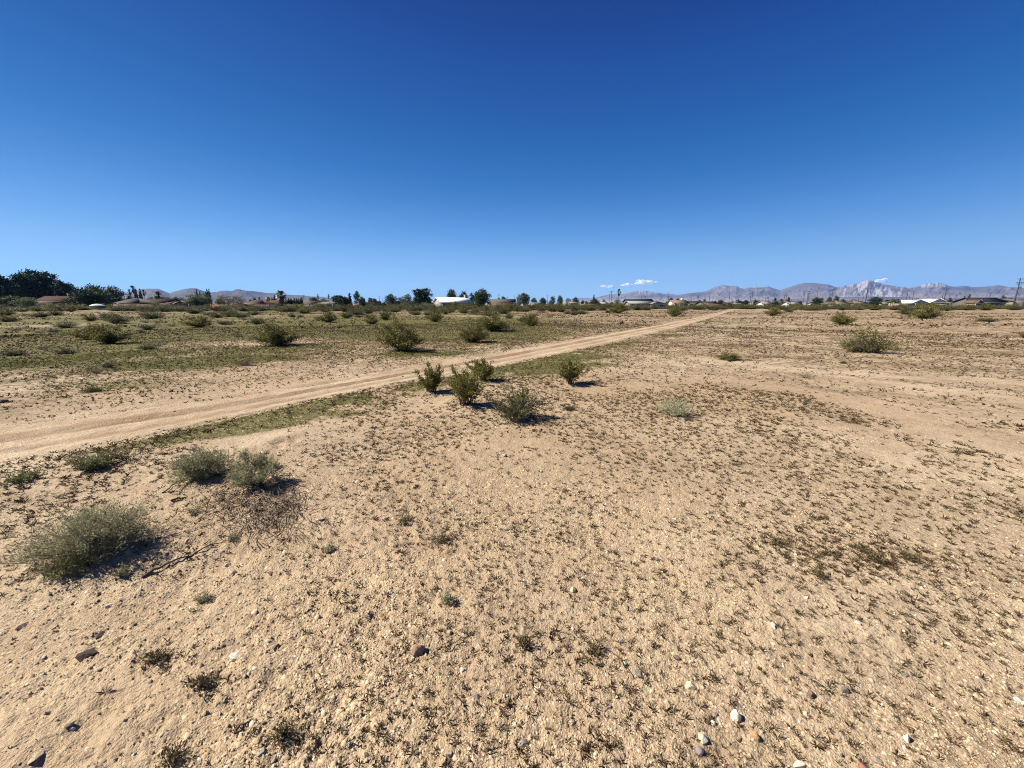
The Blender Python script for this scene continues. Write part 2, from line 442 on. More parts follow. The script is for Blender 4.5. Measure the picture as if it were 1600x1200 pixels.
VERGE = [(380, 662, 71.3, 14.5, 1.3), (440, 652, 69.0, 15.95, 1.3), (510, 634, 69.0, 15.95, 1.3), (580, 618, 57.5, 13.05, 1.01), (650, 601, 46.0, 8.7, 0.81), (720, 590, 34.5, 10.15, 0.94), (790, 577, 57.5, 13.05, 1.3), (850, 566, 57.5, 14.5, 1.3), (910, 556, 51.75, 15.95, 1.08), (970, 538, 46.0, 8.7, 0.68), (1030, 521, 46.0, 5.8, 0.61), (230, 690, 80.5, 11.6, 0.41), (150, 708, 69.0, 11.6, 0.41), (320, 675, 46.0, 8.7, 0.68), (1110, 503, 46.0, 4.35, 0.68)]
SPECK_LINES = [[(1070, 604), (1160, 612), (1340, 660), (1600, 668)], [(1180, 566), (1350, 590), (1600, 614)], [(1290, 608), (1450, 624), (1600, 640)],
               [(1080, 553), (1250, 560), (1420, 557)], [(1200, 508), (1330, 508), (1600, 500)], [(1400, 498), (1600, 494)], [(1250, 492), (1420, 494), (1600, 488)], [(1030, 508), (1110, 503)], [(1150, 503), (1250, 505)], [(1380, 520), (1500, 524), (1600, 520)], [(1450, 510), (1600, 508)],[(1450,535),(1600,538)], [(1000,496),(1040,495)], [(1080,499),(1300,497),(1600,503)], [(1230,488.5),(1600,490)], [(1140,491),(1330,490)], [(1420,505),(1600,512)], [(900,502),(1010,503)], [(940,494),(1010,494)], [(1250,515),(1330,517)]]
PALE_LINES = [[(1150, 596), (1260, 612), (1340, 633), (1450, 664), (1620, 716)], [(1240, 580), (1400, 600), (1600, 628)], [(1090, 560), (1240, 578), (1420, 592), (1600, 598)]]
def line_mask(x, y, lines, w):
    s = np.zeros_like(x)
    for ln in lines:
        p = [G(*q) for q in ln]
        for a, b in zip(p[:-1], p[1:]):
            dx, dy = b[0] - a[0], b[1] - a[1]
            t = np.clip(((x - a[0]) * dx + (y - a[1]) * dy) / (dx * dx + dy * dy), 0, 1)
            d = np.hypot(x - a[0] - t * dx, y - a[1] - t * dy)
            ww = w * (1 + 0.03 * (a[1] + b[1]))
            s = np.maximum(s, np.exp(-(d / ww) ** 2))
    return s
def green_at(x, y):
    rm = road_mask(x, y)
    left = sstep(0.9, 1.8, road_coord(x, y))
    g = blob_mask(x, y, GREEN) * left
    r = np.hypot(x, y)
    far = left * sstep(26, -6, x) * (0.26 + 0.42 * sstep(9, 26, r)) * (0.85 + 0.9 * fbm(x / 6, y / 4, 47, 3))
    v = blob_mask(x, y, VERGE) * sstep(0.03, -0.12, road_coord(x, y) + .12 * vnoise(x * 2.5, y * 2.5, 49))
    v = v * np.clip(1.15 + 1.5 * fbm(x / .9, y / .9, 48, 4, .6), 0, 1.5)
    return np.clip(np.maximum(np.maximum(g, 0) + far, v) * (1 - rm), 0, 1)
def speck_at(x, y):
    r = np.hypot(x, y)
    rm = road_mask(x, y, 0.2)
    s = 0.50 + 0.30 * sstep(6, 22, r) + 0.10 * sstep(35, 70, r) + 0.25 * sstep(1.0, 2.0, road_coord(x, y)) + 0.8 * line_mask(x, y, SPECK_LINES, 0.16)
    s = s + 0.5 * fbm(x / 2.3, y / 2.3, 61, 3)
    return np.clip(s * (1 - rm), 0, 1) * (0.22 * sstep(1.5, 4.5, r) + 0.78 * sstep(6.0, 15.0, r)) * (1 - .8 * line_mask(x, y, PALE_LINES, .22))

ang_f = np.linspace(-74, 74, 760)
ang_b = np.concatenate([np.linspace(74, 286, 60)[1:-1]])
ang = np.radians(np.concatenate([ang_f, ang_b]))
rad = np.concatenate([[0.05, 0.3], np.geomspace(0.7, 60, 460), np.geomspace(60, 260, 110)[1:], np.geomspace(260, 14500, 50)[1:]])
A, R = np.meshgrid(ang, rad)
gx, gy = R * np.sin(A), R * np.cos(A)
gz = H(gx, gy)
near = np.clip(1 - R / 14.0, 0, 1)
rmk = road_mask(gx, gy, 0.25)
clod = 1 + 0.9 * sstep(0.3, -1.0, gx) * sstep(5, 3, R)
micro = clod * 0.012 * fbm(gx * 5.5, gy * 5.5, 31, 3) + clod * 0.010 * fbm(gx * 21, gy * 21, 35, 3, 0.6) + 0.005 * np.maximum(0, fbm(gx * 42, gy * 42, 39, 2))
gz_full = gz + micro * near * (1 - 0.6 * rmk)
na, nrr = len(ang), len(rad)
V = np.stack([gx, gy, gz_full], -1).reshape(-1, 3)
i = np.arange(nrr - 1)[:, None] * na; j = np.arange(na)[None, :]; k = (j + 1) % na
Q = np.stack([i + j, i + na + j, i + na + k, i + k], -1).reshape(-1, 4)
red = np.clip(0.35 + 1.3 * fbm(gx / 3.5, gy / 3.5, 71, 3) + 0.25 * sstep(25, 70, R), 0, 1)
mask = np.stack([green_at(gx, gy), speck_at(gx, gy), red, np.ones_like(gx)], -1).reshape(-1, 4)
ground = link('ground', mesh_np('ground', V, Q, None, {'mask': ('POINT', 'FLOAT_COLOR', mask)}, True), M['sand'])
tag(ground, 'open sandy desert ground with gravel, thin weeds and faint tracks', kind='structure')

# ------------------------------------------------------------------ dirt road (its edges dip under the sand)
xs = np.concatenate([np.linspace(-9, 4, 420), np.linspace(4, 75, 260)[1:]])
cs = np.linspace(-0.3, 1.3, 64)
X, C = np.meshgrid(xs, cs, indexing='ij')
lo, up = x_on(RL, X), x_on(RU, X)
Y = lo + C * np.maximum(up - lo, 0.3)
rm = road_mask(X, Y, 0.10)
Rr = np.hypot(X, Y)
Z = H(X, Y) + (0.022 * fbm(X * 6, Y * 6, 51, 3) + 0.012 * fbm(X * 17, Y * 17, 53, 3)) * np.clip(1 - Rr / 25, 0, 1) + rm * (0.018 + 0.0006 * Rr) - (1 - rm) * (0.05 + 0.002 * Rr)
n1, n2 = X.shape
i = np.arange(n1 - 1)[:, None] * n2; j = np.arange(n2 - 1)[None, :]
Q = np.stack([i + j, i + n2 + j, i + n2 + j + 1, i + j + 1], -1).reshape(-1, 4)
rut = np.exp(-((C - 0.60) / 0.06) ** 2) * 1.3 + np.exp(-((C - 0.72) / 0.035) ** 2) * .6 + np.exp(-((C - 0.30) / 0.06) ** 2) * 0.5 + np.exp(-((C - 0.72) / 0.03) ** 2) * .3
redm = np.clip(rut * (0.8 + 0.9 * vnoise(X * 1.5, Y * 1.5, 8)), 0, 1)
mask = np.stack([X * 0, X * 0, redm, X * 0 + 1], -1).reshape(-1, 4)
road = link('dirt_road', mesh_np('dirt_road', np.stack([X, Y, Z], -1).reshape(-1, 3), Q, None, {'mask': ('POINT', 'FLOAT_COLOR', mask)}, True), M['road'])
tag(road, 'pale sandy dirt track with wheel ruts running to the far houses', kind='structure')

# ------------------------------------------------------------------ scatter on the sand
rng = np.random.default_rng(11)
def polar_pts(n, r0, r1, p=1.0, a=66, rng=rng):
    """Random ground points in the wedge in front of the camera; p=0 gives even cover, 1 gives even picture cover."""
    u = rng.random(n)
    r = r0 * (r1 / r0) ** u if p == 1 else np.sqrt(r0 * r0 + u * (r1 * r1 - r0 * r0))
    th = np.radians(rng.uniform(-a, a, n))
    return r * np.sin(th), r * np.cos(th)
def surf(x, y):
    """Ground height with the fine relief (road surface where the road lies)."""
    r = np.hypot(x, y); near = np.clip(1 - r / 14.0, 0, 1)
    k = 1 + 0.9 * sstep(0.3, -1.0, x) * sstep(5, 3, r)
    m = k * 0.012 * fbm(x * 5.5, y * 5.5, 31, 3) + k * 0.010 * fbm(x * 21, y * 21, 35, 3, 0.6)
    rmm = road_mask(x, y, 0.25)
    return H(x, y) + m * near * (1 - 0.6 * rmm) + 0.012 * rmm
def scatter(protos, x, y, z, sc, rng, tint, yaw=None, tilt=0.0):
    """Joined copies of small prototype meshes (V, F) at points; returns V, F, face tints."""
    Vs, Fs, Ts = [], [], []; off = 0
    which = rng.integers(0, len(protos), len(x))
    for k, (pv, pf, pt) in enumerate(protos):
        s = which == k; n = int(s.sum())
        if not n: continue
        a = rng.uniform(0, 2 * math.pi, n); ca, sa = np.cos(a)[:, None], np.sin(a)[:, None]
        q = pv[None] * sc[s][:, None, None]
        X = q[..., 0] * ca - q[..., 1] * sa + x[s][:, None]
        Y = q[..., 0] * sa + q[..., 1] * ca + y[s][:, None]
        Z = q[..., 2] + z[s][:, None]
        Vs.append(np.stack([X, Y, Z], -1).reshape(-1, 3))
        Fs.append((pf[None] + (np.arange(n) * len(pv))[:, None, None] + off).reshape(-1, pf.shape[1]))
        Ts.append(np.clip(tint[s][:, None] + pt[None], 0, 1).reshape(-1))
        off += n * len(pv)
    return np.concatenate(Vs), np.concatenate(Fs), np.concatenate(Ts)

# gravel: half-buried grains
def grain_proto(seed):
    r = np.random.default_rng(seed)
    a = np.sort(r.uniform(0, 2 * math.pi, 5)) * 0.35 + np.arange(5) * 2 * math.pi / 5 * 0.65
    ring = np.stack([np.cos(a) * r.uniform(.35, .65, 5), np.sin(a) * r.uniform(.35, .65, 5), np.full(5, -.12)], 1)
    top = np.array([[r.uniform(-.2, .2), r.uniform(-.2, .2), r.uniform(.28, .5)]])
    v = np.vstack([ring, top])
    f = np.array([[q, (q + 1) % 5, 5] for q in range(5)])
    return v, f, r.uniform(-.06, .06, 5)
gp = [grain_proto(s) for s in range(10)]
def gravel_keep(x, y): return np.clip(.62 + 1.5 * fbm(x / .9, y / .9, 81, 3), .12, 1)
x, y = polar_pts(125000, 0.85, 8.5, 1)
xx, yy = polar_pts(62000, 0.85, 3.6, 0)
xr, yr = polar_pts(60000, 4.0, 16, 1)
kg = rng.random(len(x)) < gravel_keep(x, y); x, y = x[kg], y[kg]
kg = rng.random(len(xx)) < gravel_keep(xx, yy); xx, yy = xx[kg], yy[kg]
kr = road_mask(xr, yr) > rng.random(len(xr)) * .8 + .15
xb, yb = rng.uniform(-4.5, 4.5, 60000), rng.uniform(-1.2, 3.0, 60000)          # round the camera's feet and to the sides
kb = ((np.hypot(xb, yb) < 0.95) | (np.abs(np.arctan2(xb, yb)) > math.radians(64))) & (rng.random(60000) < gravel_keep(xb, yb))
x, y = np.concatenate([x, xx, xr[kr], xb[kb]]), np.concatenate([y, yy, yr[kr], yb[kb]])
sz = np.clip(rng.lognormal(math.log(0.0064), 0.48, len(x)), 0.003, 0.028) * (0.8 + 0.06 * np.hypot(x, y)) * (1 + .35 * sstep(.2, -.8, x))
V, T, ti = scatter(gp, x, y, surf(x, y) + 0.001, sz, rng, np.clip(rng.normal(0.5, 0.22, len(x)), 0, 1))
def gravel_mat():
    m, nt, out = new_mat('gravel_grains')
    t = attr(nt, 'tint').outputs['Fac']
    col = ramp(nt, t, [(0.0, (0.085, 0.056, 0.036)), (0.22, (0.24, 0.172, 0.105)), (0.55, (0.415, 0.32, 0.20)), (0.85, (0.52, 0.425, 0.285)), (1.0, (0.60, 0.53, 0.41))])
    bs = N(nt, 'ShaderNodeBsdfPrincipled', Roughness=0.9); bs.inputs['Specular IOR Level'].default_value = 0.15
    nt.links.new(col, bs.inputs['Base Color']); nt.links.new(bs.outputs[0], out.inputs[0]); return m
M['gravel'] = gravel_mat()
gravel = link('gravel', mesh_np('gravel', V, None, T, {'tint': ('FACE', 'FLOAT', ti)}), M['gravel'])
tag(gravel, 'coarse grains of gravel lying over the sand', kind='stuff')

# low weeds
def sprout_proto(seed, nb=7, h=1.0, flat=0.5, width=.22):
    r = np.random.default_rng(seed)
    a = r.uniform(0, 2 * math.pi, nb); el = np.radians(r.uniform(12, 70, nb) * (1 - flat) + r.uniform(5, 40, nb) * flat)
    D = np.stack([np.cos(a) * np.cos(el), np.sin(a) * np.cos(el), np.sin(el)], 1)
    P = np.stack([r.uniform(-.08, .08, nb), r.uniform(-.08, .08, nb), np.full(nb, -.02)], 1)
    v, f = leaf_quads(P, D, r.uniform(.5, 1.1, nb) * h, r.uniform(.6, 1.3, nb) * width, r)
    return v, f, r.uniform(-.2, .2, nb)
sp = [sprout_proto(100 + s, 9 + s % 5, 1.0, .25 + .1 * (s % 5), .15) for s in range(14)]
sp_far = [sprout_proto(150 + s, 5, 1.0, .3, .26) for s in range(10)]
def tuft_density(x, y):
    r = np.hypot(x, y)
    c = road_coord(x, y)
    d = 0.40 + 0.10 * sstep(3.5, 7, r) + 1.5 * fbm(x / 1.5, y / 1.5, 61, 3) + 0.9 * fbm(x / 0.4, y / 0.4, 66, 2)
    d = d + blob_mask(x, y, [(1250, 855, 110, 30, 1.3), (1330, 885, 120, 26, 1.0), (1400, 880, 70, 18, .7), (1150, 850, 60, 30, .3), (640, 800, 110, 40, .35), (880, 640, 130, 50, .35), (1180, 640, 260, 40, .25), (950, 570, 150, 25, .4), (700, 670, 120, 40, .2),
                             (1500, 1000, 120, 80, .3), (180, 720, 160, 30, .3)])
    d = d - blob_mask(x, y, [(120, 1090, 330, 110, .55), (480, 960, 120, 80, .15), (1350, 640, 90, 14, .5), (1420, 660, 120, 16, .4), (1130, 690, 60, 30, .2)])
    d = d + 0.5 * sstep(1.1, 2.0, c) + 0.12 * sstep(5, 12, r) + 0.7 * line_mask(x, y, SPECK_LINES, 0.14) - 0.9 * line_mask(x, y, PALE_LINES, 0.20) - 0.25 * sstep(2.0, 1.2, r)
    d = np.where(c > 1, (d + .1) * sstep(1.0, 1.2, c), d)
    d = np.clip(d, 0.02, 1) * (1 - road_mask(x, y, 0.15))
    return d
def keep(x, y, dens, rng=rng):
    s = rng.random(len(x)) < dens(x, y); return x[s], y[s]
x1, y1 = keep(*polar_pts(30000, 1.0, 8.5, 0, 66), tuft_density)
x3, y3 = keep(*polar_pts(7500, 1.0, 9.0, 1, 66), tuft_density)
PATCH = [(1235, 850, 40, 12, 260), (1290, 870, 45, 14, 260), (1345, 866, 35, 12, 220), (1360, 890, 30, 10, 160), (1420, 882, 30, 9, 120), (1250, 895, 40, 12, 130), (640, 815, 60, 16, 220), (690, 850, 40, 12, 130), (720, 800, 50, 14, 200), (560, 800, 50, 14, 150), (270, 1030, 26, 12, 90), (325, 1070, 18, 8, 60), (440, 1150, 40, 16, 140), (620, 1120, 50, 22, 120), (700, 1000, 40, 14, 50),
         (960, 770, 70, 18, 150), (880, 720, 70, 16, 180), (1090, 830, 40, 10, 90), (800, 830, 60, 14, 130), (1480, 960, 60, 20, 120), (1130, 900, 16, 14, 60), (230, 705, 50, 9, 150), (90, 800, 30, 25, 60), (560, 700, 60, 14, 260), (660, 690, 60, 16, 260), (470, 860, 40, 10, 80), (540, 940, 40, 16, 60), (870, 990, 40, 14, 60)]
px_ = np.concatenate([rng.normal(q[0], q[2] * 1.15, int(q[4] * .55)) for q in PATCH]); py_ = np.concatenate([rng.normal(q[1], q[3] * 1.15, int(q[4] * .55)) for q in PATCH])
pg = np.array([G(a_, b_)[:2] for a_, b_ in zip(px_, py_)])
xb, yb = rng.uniform(-5, 5, 5000), rng.uniform(-1.2, 3.5, 5000)
kb = ((np.hypot(xb, yb) < 1.0) | (np.abs(np.arctan2(xb, yb)) > math.radians(66))) & (rng.random(5000) < tuft_density(xb, yb))
x, y = np.concatenate([x1, x3, pg[:, 0], xb[kb]]), np.concatenate([y1, y3, pg[:, 1], yb[kb]])
x2, y2 = keep(*polar_pts(95000, 8.5, 34, 0, 64), tuft_density)
r = np.hypot(x, y)
sz = np.clip(rng.lognormal(math.log(0.0170), 0.45, len(x)), 0.008, 0.032) * (1 + 0.17 * np.clip(r - 1.8, 0, 5))
tz = surf(x, y)
tint = np.clip(rng.normal(0.36, 0.25, len(x)) + 0.25 * fbm(x / 1.2, y / 1.2, 90, 2), 0, 1)
vis = (y > .9) & (np.abs(x) < 1.25 * (y + .3))
order = np.argsort(-sz * vis / np.hypot(np.hypot(x, y), 1.6)); BIG = order[:230]
rest = np.setdiff1d(np.arange(len(x)), BIG)
V, Q, ti = scatter(sp, x[rest], y[rest], tz[rest], sz[rest], rng, tint[rest])
r2 = np.hypot(x2, y2)
sz2 = np.clip(rng.lognormal(math.log(0.031), 0.42, len(x2)), 0.012, 0.075) * (1 + 0.03 * np.clip(r2 - 8, 0, 30))
V2, Q2, ti2 = scatter(sp_far, x2, y2, surf(x2, y2), sz2, rng, np.clip(rng.normal(0.42, 0.2, len(x2)) + 0.25 * fbm(x2 / 2, y2 / 2, 90, 2), 0, 1))
x4, y4 = polar_pts(60000, 30, 115, .3, 58)
d4 = np.clip(.10 + 1.5 * fbm(x4 / 5, y4 / 3, 63, 4) + .9 * line_mask(x4, y4, SPECK_LINES, .35) + .18 * sstep(1.2, 2, road_coord(x4, y4)), .0, 1) * (1 - road_mask(x4, y4, .2))
k4 = rng.random(len(x4)) < d4; x4, y4 = x4[k4], y4[k4]
sz4 = np.clip(rng.lognormal(math.log(0.13), 0.45, len(x4)), 0.05, 0.4)
V4, Q4, ti4 = scatter(sp_far, x4, y4, surf(x4, y4), sz4, rng, np.clip(rng.normal(0.5, 0.25, len(x4)), 0, 1))
V2, Q2, ti2 = np.concatenate([V2, V4]), np.concatenate([Q2, Q4 + len(V2)]), np.concatenate([ti2, ti4])
V, Q, ti = np.concatenate([V, V2]), np.concatenate([Q, Q2 + len(V)]), np.concatenate([ti, ti2])
print('weeds', len(x), len(x2), len(x4), 'gravel', len(gravel.data.polygons))
weeds = link('weed_cover', mesh_np('weed_cover', V, Q, None, {'tint': ('FACE', 'FLOAT', ti)}), M['sprout'])
tag(weeds, 'tiny dark weed seedlings spread thinly over the sand', kind='stuff')
# the weeds that show largest, one by one
spm = []
for k, (pv, pf, pt) in enumerate(sp):
    me = mesh_np('weed_sprout', pv, pf, None, {'tint': ('FACE', 'FLOAT', np.clip(0.4 + pt, 0, 1))})
    me.materials.append(M['sprout']); spm.append(me)
weed_objs = []
for q in BIG:
    o = link('weed_sprout', spm[int(rng.integers(0, len(spm)))], None, None, (x[q], y[q], tz[q]))
    o.rotation_euler = (0, 0, rng.uniform(0, 6.28)); o.scale = (sz[q],) * 3
    tag(o, 'small dark brown-green weed sprout among many alike on the open foreground sand', 'weed', 'small weed sprouts on the foreground sand')
    weed_objs.append(o)

# verge grass and the low green cover of the field beyond the road
def cover_density(x, y):
    return np.clip(green_at(x, y) * 1.6 - 0.12 + 0.8 * fbm(x / .7, y / .7, 77, 3), 0, 1) * (green_at(x, y) > 0.08)
gxx, gyy = keep(*polar_pts(110000, 3.5, 19, 0, 60), cover_density)
gx2, gy2 = keep(*polar_pts(26000, 19, 45, 0, 56), cover_density)
gp_ = [sprout_proto(300 + s, 6, 1.0, .2, .16) for s in range(8)]
print('grass', len(gxx), len(gx2))
xg, yg = np.concatenate([gxx, gx2]), np.concatenate([gyy, gy2])
print('grass tufts', len(xg))
szg = np.clip(rng.lognormal(math.log(0.026), 0.4, len(xg)), 0.012, 0.07) * (1 + 0.03 * np.clip(np.hypot(xg, yg) - 6, 0, 40))
V, Q, ti = scatter(gp_, xg, yg, surf(xg, yg), szg, rng, np.clip(rng.normal(0.5, 0.2, len(xg)) + .3 * fbm(xg / 2, yg / 2, 91, 2), 0, 1))
gr = link('grass', mesh_np('grass', V, Q, None, {'tint': ('FACE', 'FLOAT', ti)}), M['grass'])
tag(gr, 'short olive green grass along the track and over the left field', kind='stuff')

# ------------------------------------------------------------------ stones
def stone_mesh(seed, angular, flat, col):
    r = np.random.default_rng(seed)
    n = 16 if angular else 46
    p = unit(r.normal(size=(n, 3))) * (r.uniform(.75, 1.1, n)[:, None] if angular else r.uniform(.93, 1.05, n)[:, None])
    p = p * np.array([1.0, r.uniform(.6, .85), flat]) * .5
    bm = bmesh.new()
    vs = [bm.verts.new(q) for q in p]
    res = bmesh.ops.convex_hull(bm, input=vs)
    bmesh.ops.delete(bm, geom=[g for g in res['geom_interior'] if isinstance(g, bmesh.types.BMVert)], context='VERTS')
    bmesh.ops.bevel(bm, geom=list(bm.edges), offset=.035, segments=1, affect='EDGES', clamp_overlap=True)
    me = bpy.data.meshes.new('stone'); bm.to_mesh(me); bm.free()
    me.materials.append(stone_mat(col)); return me
def stone_mat(col):
    key = 'stone_%d_%d_%d' % tuple(int(q * 100) for q in col)
    if key not in M:
        m, nt, out = new_mat(key)
        co = N(nt, 'ShaderNodeNewGeometry').outputs['Position']
        f = noise(nt, co, 55, 5, 0.65); f2 = noise(nt, co, 260, 3, 0.7)
        c = ramp(nt, mathn(nt, 'ADD', mathn(nt, 'MULTIPLY', f, .7), mathn(nt, 'MULTIPLY', f2, .3)), [(.36, tuple(q * .62 for q in col)), (.5, col), (.66, tuple(min(q * 1.25, .85) for q in col))])
        bs = N(nt, 'ShaderNodeBsdfPrincipled', Roughness=.85); bs.inputs['Specular IOR Level'].default_value = .2
        b = N(nt, 'ShaderNodeBump', Distance=.006); nt.links.new(f, b.inputs['Height']); nt.links.new(b.outputs[0], bs.inputs['Normal'])
        nt.links.new(c, bs.inputs['Base Color']); nt.links.new(bs.outputs[0], out.inputs[0]); M[key] = m
    return M[key]
WH, CR, PT, GY, BR, DK, OR, RD, PU = (.54, .485, .39), (.45, .375, .25), (.37, .285, .185), (.22, .195, .17), (.16, .108, .078), (.06, .04, .031), (.36, .22, .11), (.32, .15, .095), (.215, .175, .165)
